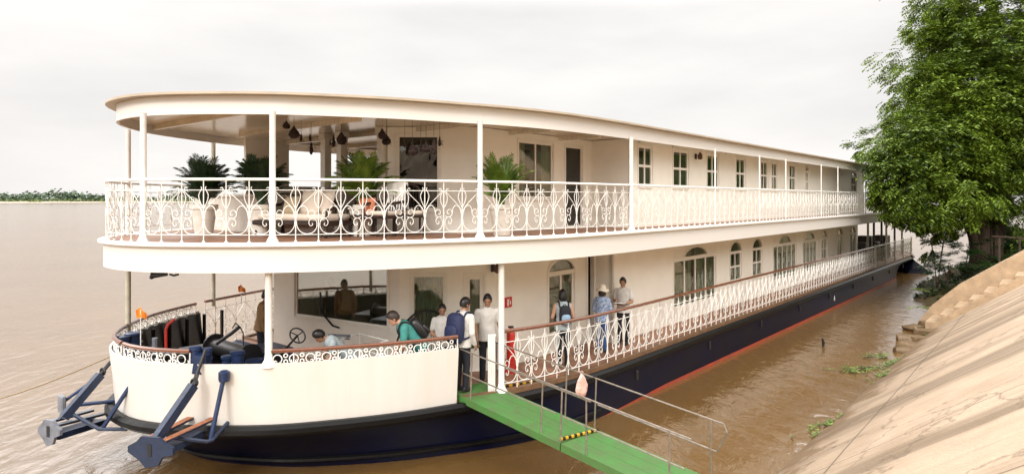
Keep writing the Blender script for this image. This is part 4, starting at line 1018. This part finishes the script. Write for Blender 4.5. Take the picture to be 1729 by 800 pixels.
def rings(mb, data, n=16):
    """elliptical rings (centre, rx, ry) -> torso"""
    vs = []
    for c,rx,ry,ax in data:
        for j in range(n):
            a = 6.28318*j/n; vs.append(Vector(c)+ax[0]*math.cos(a)*rx+ax[1]*math.sin(a)*ry)
    k = len(data); mb.add(vs,[(i*n+j,i*n+(j+1)%n,(i+1)*n+(j+1)%n,(i+1)*n+j) for i in range(k-1) for j in range(n)]+[tuple(range(n)),tuple((k-1)*n+j for j in range(n))])
def person(loc, face, H, label, skin=None, shirt=PALE, trousers=IRON, hair=HAIRB, lean=0, twist=0, nod=0, turn=0, arms=None, female=False, longhair=0, hat=None, crouch=0, sleeve='short', shorts=False, vest=None, sit=False, shoe=IRON, group=None):
    skin = skin or SKIN; k = H/1.7; root = empty('person', loc, face, label, 'person')     # faces local +Y
    hipz = (.92-crouch)*k
    def up(x,y,z):                       # upper body point (z measured above hips) -> leaned
        v = Vector((x,y,z))*k; v = Matrix.Rotation(twist,3,'Z')@v; v = Matrix.Rotation(-lean,3,'X')@v; return v+Vector((0,0,hipz))
    X = (Matrix.Rotation(-lean,3,'X')@Matrix.Rotation(twist,3,'Z')@Vector((1,0,0))); Yv = (Matrix.Rotation(-lean,3,'X')@Matrix.Rotation(twist,3,'Z')@Vector((0,1,0)))
    sw = .165 if female else .185; hw = .155 if female else .145
    tor = [(-.10,.13,.10),(-.03,hw+.015,.115),(.06,hw,.105),(.18,.125 if female else .14,.095),(.30,.15 if female else .16,.105),(.40,.165 if female else .175,.11),(.47,.15 if female else .165,.09),(.505,.115,.078),(.535,.075,.064)]
    body = MB(); rings(body,[(up(0,0,z),rx*k,ry*k,(X,Yv)) for z,rx,ry in tor])
    limb(body,[up(0,.0,.49),up(0,.02,.60)],[.058*k,.052*k])
    # head
    hc = up(0,.035+.03*math.sin(nod),.668); HM = Matrix.Rotation(-lean*.6-nod,3,'X')@Matrix.Rotation(turn,3,'Z') if True else None
    HM = Matrix.Rotation(turn,3,'Z')@Matrix.Rotation(-(lean*.55+nod),3,'X')
    def hd(x,y,z): return hc+HM@(Vector((x,y,z))*k)
    hr = [(-.105,.030,.030,.035),(-.085,.048,.050,.02),(-.05,.062,.072,.008),(-.01,.070,.086,0),(.03,.074,.092,-.004),(.07,.068,.085,-.006),(.10,.045,.055,-.006),(.115,.015,.02,-.006)]
    hx,hy = HM@Vector((1,0,0)),HM@Vector((0,1,0))
    rings(body,[(hd(0,dy,z),rx*k,ry*k,(hx,hy)) for z,rx,ry,dy in hr],14)
    body.ell(hd(0,.092,-.018),(.013*k,.016*k,.024*k),8,HM); body.ell(hd(0,.078,-.075),(.026*k,.018*k,.018*k),8,HM)      # nose, chin
    body.ell(hd(0,.080,.028),(.045*k,.012*k,.010*k),8,HM)                                                          # brow
    for s in (-1,1): body.ell(hd(s*.076,-.005,-.005),(.010*k,.020*k,.032*k),8,HM)
    # arms
    A = arms or {}; sh = {}; el = {}; wr = {}
    for s in (-1,1):
        sh[s] = up(s*sw,0,.445); e,w = A.get(s,((s*.235,-.02,.17),(s*.24,.06,-.07)))
        el[s] = up(*e); wr[s] = up(*w)
        limb(body,[sh[s],el[s]],[.052*k,.040*k],10); limb(body,[el[s],wr[s]],[.040*k,.027*k],10)
        d = (wr[s]-el[s]).normalized(); hdir = d; side = hdir.cross(X).normalized() if hdir.cross(X).length>.2 else Yv
        pal = X*(-s)                                     # palm faces the body
        pc = wr[s]+hdir*.045*k; 
        M3 = Matrix((side,pal,hdir)).transposed(); body.ell(pc,(.038*k,.016*k,.055*k),10,M3)
        for i,(o_,l) in enumerate(((-.028,.062),(-.010,.074),(.009,.07),(.027,.056))):
            b0 = wr[s]+hdir*.082*k+side*o_*k; m1 = b0+(hdir*.9+pal*.35).normalized()*l*.5*k; t1 = m1+(hdir*.6+pal*.8).normalized()*l*.5*k
            body.tube([b0-hdir*.02*k,b0,m1,t1],.009*k,6)
        b0 = wr[s]+hdir*.035*k-side*.034*k; body.tube([b0,b0+(hdir*.5-side*.8)*.03*k,b0+(hdir*1.1-side*.7)*.045*k],.0105*k,6)
    # legs
    kn = {}; an = {}; hp = {}
    for s in (-1,1):
        hp[s] = Vector((s*.085*k,0,hipz-.02*k))
        if sit: kn[s] = Vector((s*.12*k,.42*k,hipz)); an[s] = Vector((s*.12*k,.44*k,max(hipz-.42*k,.08*k)))
        elif crouch: kn[s] = Vector((s*.14*k,.30*k,(.46-.1*0)*k)); an[s] = Vector((s*.12*k,-.02*k,.09*k))
        else: kn[s] = Vector((s*.09*k,.015*k,.49*k)); an[s] = Vector((s*.09*k,-.02*k,.085*k))
        if crouch and not sit:
            # knee placed so that both bones keep their length
            d = an[s]-hp[s]; L1,L2 = .43*k,.41*k; dl = min(d.length,L1+L2-.01); a = (L1*L1-L2*L2+dl*dl)/(2*dl); hh = math.sqrt(max(0,L1*L1-a*a)); kn[s] = hp[s]+d.normalized()*a+Vector((s*.1,1,0)).normalized()*hh
        limb(body,[hp[s],kn[s]],[.078*k,.052*k],12); limb(body,[kn[s],an[s]],[.052*k,.036*k],12)
        fo = an[s]+Vector((0,.13*k,-.05*k)); limb(body,[an[s]+Vector((0,-.02*k,-.045*k)),fo],[.035*k,.026*k],10)
    b = remesh(body,'body',skin,root,.0085*k,3)
    # eyes and mouth go into the same mesh
    fm = MB()
    for s in (-1,1): fm.ell(hd(s*.030,.084,.010),(.012*k,.006*k,.006*k),8,HM)
    fm.cur = 1; fm.ell(hd(0,.086,-.050),(.022*k,.006*k,.006*k),8,HM)
    me = b.data; bm = bmesh.new(); bm.from_mesh(me); 
    vv = [bm.verts.new(v) for v in fm.v]
    for f,mi in zip(fm.f, fm.m):
        q = bm.faces.new([vv[i] for i in f]); q.material_index = mi+1; q.smooth = True
    bm.to_mesh(me); bm.free(); me.materials.append(EYEM); me.materials.append(LIP)
    # clothes
    e = .014*k
    sm = MB(); rings(sm,[(up(0,0,z),rx*k+e*1.8,ry*k+e*2.0,(X,Yv)) for z,rx,ry in [(-.10,hw+.02,.125)]+tor[1:-1]]+[(up(0,0,.545),.066*k,.062*k,(X,Yv))])
    for s in (-1,1):
        if sleeve == 'none': continue
        t = 1 if sleeve=='long' else .62
        q = sh[s].lerp(el[s],t); limb(sm,[sh[s]-X*s*.01,q],[.074*k,.062*k],12)
        if sleeve == 'long': limb(sm,[el[s],el[s].lerp(wr[s],.92)],[.057*k,.044*k],12)
    if sleeve != 'none':
        cl = MB(); cp = [up(.055*math.cos(a),.010+.056*math.sin(a),.548+.012*math.sin(-a)) for a in [i*math.pi/6 for i in range(12)]]; cl.tube(cp,.010*k,6,closed=True); cl.build('collar', shirt, root, True)
    remesh(sm,'shirt',shirt,root,.013,2)
    tm = MB(); rings(tm,[(Vector((0,0,hipz-.12*k)),.13*k,.11*k,(Vector((1,0,0)),Vector((0,1,0)))),(up(0,0,-.03),(hw+.02)*k,.125*k,(X,Yv)),(up(0,0,.03),(hw+.01)*k,.113*k,(X,Yv))])
    for s in (-1,1):
        limb(tm,[hp[s],kn[s]],[.090*k,.070*k],12)
        if not shorts: limb(tm,[kn[s],an[s]+Vector((0,0,.01))],[.068*k,.058*k],12)
    remesh(tm,'trousers',trousers,root,.014,3)
    for s in (-1,1):
        f = MB(); a0 = an[s]; f.ell(a0+Vector((0,.055*k,-.045*k)),(.045*k,.135*k,.04*k),12); f.ell(a0+Vector((0,-.02*k,-.02*k)),(.042*k,.05*k,.05*k),10); f.build('shoe', shoe, root, True)
    if vest:
        vm = MB(); rings(vm,[(up(0,0,z),rx*k+e*3,ry*k+e*3.2,(X,Yv)) for z,rx,ry in tor[1:-1]]); remesh(vm,'vest',vest,root,.02,2)
    # hair: a cap over the skull with a hairline
    hrn = random.Random(len(label)); hm = MB(); n = 22; rows = []
    for i in range(9):
        ph = i/8*math.pi*(.60)
        row = []
        for j in range(n):
            th = 6.28318*j/n; front = max(0,math.sin(th)); lim = 1-.50*front**1.2
            p_ = ph*lim*(1.12 if math.sin(th)<.2 else 1)
            rr = 1.17+.05*hrn.uniform(-1,1)
            row.append(hd(.0735*rr*math.sin(p_)*math.cos(th), -.006+.094*rr*math.sin(p_)*math.sin(th), .015+.108*rr*math.cos(p_)))
        rows.append(row)
    hm.loft(rows, closed=True)
    for _ in range(90):        # tufts break the outline
        i = hrn.randrange(1,8); j = hrn.randrange(n); a_ = rows[i][j]; o_ = (a_-hc).normalized(); s_ = o_.orthogonal().normalized()*.012*k; t_ = (o_+Vector((hrn.uniform(-.8,.8),hrn.uniform(-.8,.8),-.9))).normalized()*.014*k
        hm.add([a_-s_,a_+s_,a_+t_],[(0,1,2)])
    if longhair:
        rings(hm,[(hd(0,-.05,.06),.075*k,.05*k,(hx,hy)),(hd(0,-.07,0),.082*k,.05*k,(hx,hy)),(hd(0,-.075,-.06),.085*k,.05*k,(hx,hy)),(hd(0,-.07,-.06-longhair*.5),.09*k,.04*k,(hx,hy)),(hd(0,-.07,-.08-longhair),.06*k,.03*k,(hx,hy))],12)
        for s in (-1,1): rings(hm,[(hd(s*.070,-.01,.04),.018*k,.05*k,(hx,hy)),(hd(s*.082,-.015,-.03),.020*k,.05*k,(hx,hy)),(hd(s*.08,-.02,-.10),.016*k,.045*k,(hx,hy))],8)
    hm.build('hair', hair, root, True)
    if hat:
        h = MB(); prof = [(.175,-.01),(.18,0),(.10,.018),(.092,.03),(.088,.09),(.06,.115),(.01,.12)]; n=20; vs=[]
        for i,(a,z) in enumerate(prof):
            for j in range(n): t=6.283*j/n; vs.append(hd(a*math.cos(t),a*1.08*math.sin(t)-.004,.055+z+(-.03+.02*math.sin(3*t) if i<2 else 0)))
        h.add(vs,[(i*n+j,i*n+(j+1)%n,(i+1)*n+(j+1)%n,(i+1)*n+j) for i in range(len(prof)-1) for j in range(n)]+[tuple((len(prof)-1)*n+j for j in range(n))]); hh_ = h.build('hat', hat, root, True)
    root['_h'] = 0; del root['_h']
    return dict(root=root, up=up, hd=hd, wr=wr, X=X, Y=Yv, k=k, face=face, loc=Vector(loc))
def w2(P, v): return P['loc'] + Matrix.Rotation(P['face'],3,'Z')@Vector(v)
def backpack(P, m, label, accent=None, s=1.0):
    """worn on the back: body, front pocket, top handle and two shoulder straps"""
    k = P['k']; Rz = Matrix.Rotation(P['face'],3,'Z'); org = P['up'](0,-.105,.24)
    r = empty('backpack', P['loc']+Rz@org, P['face'], label, 'backpack'); X,Y = P['X'],P['Y']; Z = X.cross(Y)
    M = Matrix(((X.x,Y.x,Z.x,0),(X.y,Y.y,Z.y,0),(X.z,Y.z,Z.z,0),(0,0,0,1)))
    def soft(c, rx, ry, rz):
        mb = MB(); rows = []
        n = 20; vs = []; prof = [(-1,.55),(-.93,.8),(-.7,.96),(0,1.0),(.6,.95),(.85,.8),(1,.45)]
        for z,f in prof:
            for j in range(n):
                t = 6.283*j/n; cx, sx_ = math.cos(t), math.sin(t); q = (abs(cx)**3+abs(sx_)**3)**(-1/3)
                vs.append(M@Vector((c[0]+cx*q*rx*f, c[1]+sx_*q*ry*f, c[2]+z*rz)))
        mb.add(vs,[(i*n+j,i*n+(j+1)%n,(i+1)*n+(j+1)%n,(i+1)*n+j) for i in range(len(prof)-1) for j in range(n)]+[tuple(range(n)),tuple((len(prof)-1)*n+j for j in range(n))]); return mb
    soft((0,-.10*s,.02),.155*s*k,.10*s*k,.235*s*k).build('pack', m, r, True)
    soft((0,-.21*s,-.06),.12*s*k,.045*s*k,.12*s*k).build('pocket', accent or m, r, True)
    mb = MB(); mb.tube([M@Vector((-.03,-.05,.25*s)),M@Vector((-.02,-.06,.29*s)),M@Vector((.02,-.06,.29*s)),M@Vector((.03,-.05,.25*s))],.008,5); mb.build('handle', m, r, True)
    for sd_ in (-1,1):
        q = [P['up'](sd_*.10,-.13,.42)-org, P['up'](sd_*.11,-.04,.535)-org, P['up'](sd_*.115,.07,.50)-org, P['up'](sd_*.125,.145,.38)-org, P['up'](sd_*.15,.12,.22)-org, P['up'](sd_*.165,0,.10)-org, P['up'](sd_*.13,-.14,.06)-org]
        mb = MB(); mb.tube(crom(q,4),.019*k,6); mb.build('strap', m, r, True)
    return r
TEAL = mat('teal_shirt_cloth',(.05,.26,.23),.85,noise=.3,nscale=9,bump=.4,bscale=14); NAVY = mat('navy_pack_cloth',(.01,.018,.07),.7,noise=.4,nscale=12,bump=.4,bscale=25)
LBLUE = mat('light_blue_cloth',(.28,.42,.58),.8,noise=.25,nscale=8); GREYB = mat('grey_shirt_cloth',(.36,.42,.44),.85,noise=.15,nscale=9,bump=.3,bscale=14)
NAVYT = mat('dark_trouser_cloth',(.012,.013,.02),.85,noise=.3,nscale=9); FLORAL = mat('patterned_blue_cloth',(.50,.55,.62),.85,col2=(.04,.12,.30),nscale=22)
SHIRT = mat('white_shirt_cloth',(.62,.60,.57),.85,noise=.14,nscale=5,bump=1.0,bscale=9); STRAW = mat('straw_hat_weave',(.84,.77,.62),.8,noise=.15,nscale=30,bump=.5,bscale=60)
DENIM = mat('blue_jean_cloth',(.03,.09,.26),.85,noise=.35,nscale=8); BROWNV = mat('brown_jacket_cloth',(.34,.20,.09),.85,noise=.3,nscale=7)
def gpos(px, Y, z=ZD): q = at(px,337,Y); return Vector((q.x,q.y,z))
def facing(deg): return R(-deg)       # 0 = away from the camera, 90 = to the right, 180 = towards the camera
P1 = person(gpos(709,11.9), facing(-105), 1.80, 'man in teal shirt with black backpack leaning over the bow handrail', SKINL, TEAL, NAVYT, HAIRG, lean=R(38), nod=R(14),
    arms={-1:((-.22,.22,.22),(-.13,.42,.12)), 1:((.24,.20,.22),(.16,.43,.14))})
backpack(P1, IRON, 'black backpack on the back of the man in the teal shirt',s=.85)
P2 = person(gpos(747,12.9), facing(172), 1.58, 'woman in white polo shirt with dark collar standing behind the bow handrail', SKIN, SHIRT, NAVYT, HAIRB, nod=R(16), female=True, longhair=.0, arms={-1:((-.22,.02,.18),(-.10,.22,.10)),1:((.22,.02,.18),(.12,.22,.10))})
P3 = person(gpos(781,12.25,1.12), facing(35), 1.74, 'man in white shirt with big navy backpack stepping off at the top of the gangway', SKIN, SHIRT, NAVYT, HAIRB, lean=R(4), nod=R(10), turn=R(-15), sleeve='long',
    arms={-1:((-.22,.04,.18),(-.20,.15,-.04)),1:((.23,-.02,.17),(.22,.10,-.05))})
backpack(P3, NAVY, 'big navy blue backpack on the man at the top of the gangway', s=1.15)
P4 = person(gpos(823,13.0), facing(165), 1.76, 'man in loose white shirt and black trousers beside the slim white deck post', SKIN, SHIRT, NAVYT, HAIRB, nod=R(18), turn=R(-15), arms={-1:((-.24,.0,.18),(-.26,.12,-.02)),1:((.24,.02,.18),(.22,.10,-.06))})
P5 = person(S(upx(951,8.42),8.42,ZD), facing(-10), 1.66, 'woman with short black hair and grey sleeveless top facing the arched door', SKINL, GREYB, NAVYT, HAIRB, female=True, longhair=.05, sleeve='none', arms={-1:((-.24,.0,.18),(-.16,.20,.06)),1:((.24,.0,.18),(.2,.16,.0))})
backpack(P5, NAVYT, 'small black and pale blue backpack on the short-haired woman', accent=LBLUE, s=.85)
P6 = person(S(upx(1017,8.45),8.45,ZD), facing(25), 1.56, 'woman in wide straw sun hat and blue patterned blouse on the side deck', SKINL, FLORAL, DENIM, HAIRG, female=True, longhair=.04, hat=STRAW, sleeve='long', arms={-1:((-.22,.0,.18),(-.16,.20,.10)),1:((.22,.05,.20),(.16,.26,.20))})
P7 = person(S(upx(1053,8.5),8.5,ZD), facing(205), 1.68, 'man in white short-sleeved shirt holding a dark folder on the side deck', SKIN, SHIRT, NAVYT, HAIRB, nod=R(14), arms={-1:((-.23,.03,.19),(-.10,.24,.16)),1:((.23,.03,.19),(.10,.24,.16))})
c = w2(P7, P7['up'](0,.30,.17)); r = empty('folder', c, P7['face'], 'dark folder held open by the man in the white shirt', 'folder')
mb = MB(); mb.box((-.15,-.08,-.008),(.15,.10,.008)); mb.build('cover', IRON, r); mb = MB(); mb.box((-.14,-.07,.009),(.14,.09,.013)); mb.build('pages', PALE, r)
P8 = person(gpos(588,11.95), facing(-120), 1.66, 'man in grey-blue shirt bent low behind the bow handrail', SKIN, GREYB, NAVYT, HAIRB, lean=R(48), nod=R(22), crouch=.10, arms={-1:((-.2,.2,.3),(-.12,.36,.34)),1:((.2,.2,.3),(.1,.36,.34))})
P9 = person(gpos(441,14.2), facing(60), 1.66, 'man in brown jacket standing by the far bow railing', SKIN, BROWNV, NAVYT, HAIRB, lean=R(8), sleeve='long', vest=None)
mb = MB()
P10 = person(gpos(562,17.0), facing(190), 1.62, 'grey-haired person standing inside behind the wide bridge window', SKINL, GREYB, NAVYT, mat('grey_hair',(.35,.33,.30),.6,noise=.2,nscale=20), nod=R(5), lean=R(6))
c = w2(P3, P3['up'](-.24,.24,-.28)); r = empty('carrier_bag', c, 0, 'pale plastic carrier bag in the hand of the backpacker', 'bag')
mb = MB(); mb.lathe([(.02,.0),(.05,-.05),(.09,-.14),(.10,-.24),(.07,-.30),(.02,-.31)],(0,0,0),10); mb.build('sack', PALE, r, True); mb = MB(); mb.tube([(0,0,0),(.02,0,.06),(0,0,.09)],.008,5); mb.build('handle', PALE, r)
# ------------------------------------------------------------------ stairs on the embankment
st_ = empty('concrete_stairs', S(28.2,1,0), SHIPROT, 'pale concrete steps climbing the embankment towards the tree', 'steps')
OFS = (28.2,1,0)
mb = MB()
for k in range(22):
    w1 = 3.8-k*.42; z = bank_z(w1)+.40
    mb.poly([(27.1,w1,z-.6),(28.9,w1,z-.6),(28.9,w1-.42,z-.6),(27.1,w1-.42,z-.6)], (0,0,.6))
mb.build('steps', CONCP, st_, off=OFS)
def kerb(u0,u1,h,w_lo=4.2,w_hi=-6,name='kerb',m=CONCP):
    mb = MB(); rows = []
    for w in [w_lo+(w_hi-w_lo)*i/14 for i in range(15)]:
        z = bank_z(w); hh = h*min(1,(w_lo-w)/1.2+.15); rows.append([Vector((u0,w,z-.3)),Vector((u0,w,z+hh)),Vector((u1,w,z+hh)),Vector((u1,w,z-.3))])
    mb.loft(rows); mb.add(rows[0],[(0,1,2,3)]); return mb.build(name, m, st_, off=OFS)
kerb(26.9,27.12,.26); kerb(28.92,30.2,1.0,4.6)
for i,(px,py,Y,s) in enumerate(((1548,556,21.8,.22),(1560,540,22.6,.3),(1537,575,20.8,.25),(1525,585,20.2,.18),(1530,560,22,.25),(1545,537,23.5,.28),(1568,528,24.5,.22))):
    q = at(px,py,Y); rn = random.Random(i); mb = MB(); mb.rbox((-s*1.2,-s,-s*.5),(s*1.2,s,s*.45),s*.25); mb.v = [tuple(c*(1+.22*rn.uniform(-1,1)) for c in v) for v in mb.v]
    o = mb.build('rubble_block', CONCD, None, True); sh_ = SH(q); o.location = (q.x,q.y,max(0,bank_z(sh_.y))+.05); o.rotation_euler=(0,0,i)
    tag(o, ['small broken concrete lump at the foot of the steps beside the kerb end','mossy concrete lump wedged on the lowest step','damp concrete lump nearest the waterline below the steps','smallest wet lump at the waterline below the steps','flat damp lump between the lowest step and the river','large damp lump at the far corner of the lowest step','damp lump furthest up beside the far kerb of the steps'][i],'rubble','rubble at the foot of the steps')
# low pipe rail near the tree
r = empty('pipe_fence', at(1700,404,27), 0, 'low rusty pipe fence at the top of the steps beside the tree', 'fence'); c = r.location.copy()
mb = MB(); mb.bar(at(1676,399,27)-c,at(1800,407,25)-c,.035,6); mb.build('rail', BARK, r)
for px in (1688,1722,1770): q = at(px,402,26.5); mb = MB(); mb.bar(q-c,Vector((q.x,q.y,q.z-1.3))-c,.04,6); mb.build('post', BARK, r)

# ------------------------------------------------------------------ tree and planting
def leaf_mat(name, c1, c2, sc, hue=.35):
    m = bpy.data.materials.new(name); m.use_nodes = True; nt = m.node_tree; L = nt.links.new; p = nt.nodes['Principled BSDF']; p.inputs['Roughness'].default_value = .42
    tc = nt.nodes.new('ShaderNodeTexCoord'); n = nt.nodes.new('ShaderNodeTexNoise'); n.inputs['Scale'].default_value = sc; n.inputs['Detail'].default_value = 3; L(tc.outputs['Object'], n.inputs['Vector'])
    g = nt.nodes.new('ShaderNodeNewGeometry'); a = nt.nodes.new('ShaderNodeMath'); a.operation = 'MULTIPLY_ADD'; a.inputs[1].default_value = hue; L(g.outputs['Random Per Island'], a.inputs[0]); L(n.outputs['Fac'], a.inputs[2])
    r = nt.nodes.new('ShaderNodeValToRGB'); L(a.outputs[0], r.inputs[0]); r.color_ramp.elements[0].position = .38; r.color_ramp.elements[1].position = .92
    r.color_ramp.elements[0].color = tuple(c1)+(1,); r.color_ramp.elements[1].color = tuple(c2)+(1,)
    L(r.outputs[0], p.inputs['Base Color'])
    t = nt.nodes.new('ShaderNodeBsdfTranslucent'); L(r.outputs[0], t.inputs['Color']); mx = nt.nodes.new('ShaderNodeMixShader'); mx.inputs[0].default_value = .22
    L(p.outputs[0], mx.inputs[1]); L(t.outputs[0], mx.inputs[2]); L(mx.outputs[0], nt.nodes['Material Output'].inputs[0]); return m
LEAF = leaf_mat('tree_leaf', (.009,.030,.006), (.16,.24,.022), .5, .5); LEAFD = leaf_mat('shrub_leaf', (.018,.045,.014), (.05,.10,.02), .8)
LEAFP = leaf_mat('waterside_leaf', (.06,.11,.02), (.22,.30,.06), 2)
rn = random.Random(11)
def leaf(mb, c, d, n, L, W):
    s = d.cross(n).normalized()*W; fold = n*W*.35
    a = c+d*L*.35+s+fold; b = c+d*L; e = c+d*L*.35-s+fold; mb.add([c,a,b,e,c+d*L*.4],[(0,1,4),(1,2,4),(2,3,4),(3,0,4)])
def spray(mb, c, out, n, L, rn, droop=.5):
    """a twig with leaves set along it"""
    d = (out+Vector((rn.uniform(-.5,.5),rn.uniform(-.5,.5),rn.uniform(-.4,.3)))).normalized(); p = Vector(c); step = L*.34
    for i in range(n):
        d = (d+Vector((0,0,-droop*.16))).normalized(); p = p+d*step; side = d.cross(Vector((0,0,1)));
        if side.length < .1: side = Vector((1,0,0))
        side.normalize(); sg_ = 1 if i%2 else -1
        ld = (d*.5+side*sg_*.75+Vector((0,0,-.35*rn.random()))).normalized(); nn = (Vector((0,0,1))+Vector((rn.uniform(-.6,.6),rn.uniform(-.6,.6),0))).normalized()
        leaf(mb, p, ld, nn, L*rn.uniform(.75,1.2), L*.22)
def crown(lobes, n_per, L, rn, shell=.55, droop=.6, nleaf=9):
    mb = MB()
    for (c,r,k) in lobes:
        clumps = []
        for _ in range(int(n_per*k/17)):
            v = Vector((rn.gauss(0,1),rn.gauss(0,1),rn.gauss(0,1))).normalized(); rad = (shell+(1-shell)*rn.random()**.5)*(1+rn.uniform(-.14,.16)); clumps.append((v,rad))
        for v,rad in clumps:
            base = Vector(c)+Vector((v.x*r,v.y*r,v.z*r*.85))*rad
            for _ in range(17):
                p = base+Vector((rn.gauss(0,.30),rn.gauss(0,.30),rn.gauss(0,.20)))*min(1,r*.3)
                spray(mb, p, v+Vector((0,0,.15)), nleaf, L, rn, droop)
    return mb
TB = at(1662,436,30.5); tb = SH(TB)
tree = empty('tree', TB, 0, 'huge spreading green tree leaning over the stern of the boat', 'tree')
def rel(px,py,Y): return at(px,py,Y)-TB
mb = MB(); rt = random.Random(5)
stems = [[(1655,445,30.5),(1652,380,30.5),(1640,320,30.3),(1610,260,29.8),(1575,235,29)],[(1668,445,30.6),(1672,360,30.6),(1680,270,31),(1690,160,31.5),(1700,60,32)],[(1678,445,30.9),(1690,370,31),(1712,290,31.2),(1760,200,32)],[(1660,440,30.2),(1660,350,29.9),(1650,260,29.5),(1640,160,29.5)],[(1650,440,30.3),(1640,390,30),(1605,340,29.5),(1555,320,29)]]
for i,sst in enumerate(stems): pts = crom([rel(*q) for q in sst],6); k = len(pts); r0 = .34-.035*i; mb.tube(pts,r0,9,rs=[r0*(1.25-.95*j/k) for j in range(k)])
for i in range(9):      # hanging roots on the trunk
    x = 1648+i*4.5; mb.tube([rel(x+rt.uniform(-3,3),300+rt.uniform(-20,30),30.1),rel(x+rt.uniform(-2,2),370,30.0),rel(x+rt.uniform(-2,2),442,30.1)],.035,5)
mb.build('trunk', BARK, tree, True)
LB = [(1745,110,31.5,6.2,330),(1760,330,31.5,3.4,120),(1668,110,30,2.7,160),(1670,30,30,2.2,90),(1620,180,29.5,2.3,140),(1575,250,29,2.0,120),(1535,295,29.5,1.5,70),(1512,262,33,1.1,26),(1480,250,38,1.1,20),
      (1590,310,28.5,2.0,100),(1650,245,29,2.2,120),(1550,340,29,1.1,40),(1515,335,29.5,.8,22),(1600,340,31,1.1,30),(1580,140,29.5,.9,22),(1600,75,30,.9,22),(1625,20,30,.8,16),(1545,215,30,.8,16),(1720,-40,31,4,120),(1740,370,33,1.8,60),(1690,300,29.5,1.5,50),(1700,215,29,2.4,110),(1660,180,28.8,2.0,90),(1580,375,29,.6,14),(1560,62,29.5,.5,6),(1592,8,29.5,.5,6)]
mb = crown([(rel(x,y,Y),r,int(k*2.1)) for x,y,Y,r,k in LB], 9, .20, rn, .70, 1.0, 7)
mb.build('crown', LEAF, tree)
print('crown faces', len(mb.f))
def shrub(name, label, px, py, Y, r, k, m, L, group=None, squash=.8, stems_n=4, base=None):
    c = at(px,py,Y); b = Vector((c.x,c.y,(base if base is not None else c.z-r*.9)))
    o = empty(name, b, 0, label, 'plant', group); off = c-b; rr = random.Random(px)
    mb = crown([(off,r,k)], 9, L, rr, .35, .5, 7); mb.v = [(v[0],v[1],off.z+(v[2]-off.z)*squash) for v in mb.v]; mb.build('foliage', m, o)
    mb = MB()
    for i in range(stems_n): a = rr.uniform(0,6.28); mb.tube([(0,0,0),(math.cos(a)*r*.2,math.sin(a)*r*.2,off.z*.6),(math.cos(a)*r*.5,math.sin(a)*r*.5,off.z*1.1)],.02,5)
    mb.build('stem', BARK, o)
shrub('shrub','dark rounded shrub directly left of the big tree trunk',1630,425,29.5,1.15,60,LEAFD,.13)
shrub('shrub','dark shrub behind the trunk, right of it',1712,405,32,1.5,60,LEAFD,.14)
shrub('shrub','low dark green shrub spreading at the foot of the tree',1600,448,28.8,.95,45,LEAFD,.12,squash=.5)
shrub('sapling','thin leafy sapling at the water edge near the stern',1583,412,31,.55,9,LEAFP,.16,squash=1.4,base=.2)
# ivy and ground cover on the earth shore
mb = MB(); rg = random.Random(4)
for i in range(5200):
    u = rg.uniform(29.9,44); w = rg.uniform(-2.5,6.3) if u>31 else rg.uniform(-2,5.2)
    z = shore_z(u,w)
    if z < .03 or math.sin(u*1.7)*math.cos(w*1.9)+rg.uniform(-.4,1) < -.1: continue
    p = Vector((u,w,z+.02)); a = rg.uniform(0,6.28)
    for _ in range(4):
        d = Vector((math.cos(a),math.sin(a),rg.uniform(.2,.9))).normalized(); leaf(mb, p, d, Vector((0,0,1)), rg.uniform(.09,.2), .04); a += 1.7
gc = mb.build('ground_cover', LEAFD); gc.rotation_euler = (0,0,SHIPROT); tag(gc,'low green creepers covering the earth bank under the tree',kind='stuff')
# weeds on the waterline
for i,(px,py,Y,k,lab) in enumerate(((1470,600,18.2,5,'small leafy weed at the waterline furthest up the bank'),(1440,608,17.9,8,'branch of green leaves floating at the water edge'),(1478,584,19.4,5,'sprig of leaves sticking out of the shallow water'),(1556,490,28,9,'pale drooping leaves at the foot of the creeper bank'),(1562,520,25.5,6,'weed tuft beside the far stair kerb'),(1640,515,24,5,'small weed growing along the near stair kerb'),(1690,498,23,4,'weed tuft high up along the near stair kerb'))):
    q = at(px,py,Y); sh_ = SH(q); z = max(0.0,bank_z(sh_.y)) if i<3 else q.z; base = Vector((q.x,q.y,z)); o = empty('weed', base, 0, lab, 'plant', 'weeds along the water edge'); rr = random.Random(i+40); mb = MB()
    for _ in range(k*3):
        a = rr.uniform(0,6.28); spray(mb,(rr.gauss(0,.22),rr.gauss(0,.14),.02),Vector((math.cos(a),math.sin(a),.7)),5,.11,rr,.9)
    mb.build('leaves', LEAFP, o); mb = MB(); mb.tube([(-.35,0,.02),(0,0,.05),(.4,.05,.02)],.012,5); mb.build('stem', BARK, o)
mb = MB(); rg = random.Random(8)
for i in range(420):
    u = rg.uniform(13,26.8); w = 3.78+rg.gauss(0,.10)+.1*math.sin(u*1.9)
    if math.sin(u*2.7)+math.sin(u*.9+2)+rg.uniform(-.8,.8) < .7: continue
    p = Vector((u,w,max(0,bank_z(w))+.01)); a = rg.uniform(0,6.28)
    for _ in range(4): leaf(mb, p, Vector((math.cos(a),math.sin(a),rg.uniform(.2,1))).normalized(), Vector((0,0,1)), rg.uniform(.05,.11), .02); a += 1.7
wg = mb.build('waterline_grass', LEAFP); wg.rotation_euler = (0,0,SHIPROT); tag(wg,'sparse grass tufts along the muddy waterline of the embankment',kind='stuff')
q = at(1390,582,21); mb = MB(); mb.tube([(q.x,q.y,-.1),(q.x+.02,q.y,.12),(q.x-.02,q.y,.26)],.035,6,rs=[.03,.05,.03]); tag(mb.build('snag',IRON,None,True),'short dark stick poking out of the river beside the hull','stick')
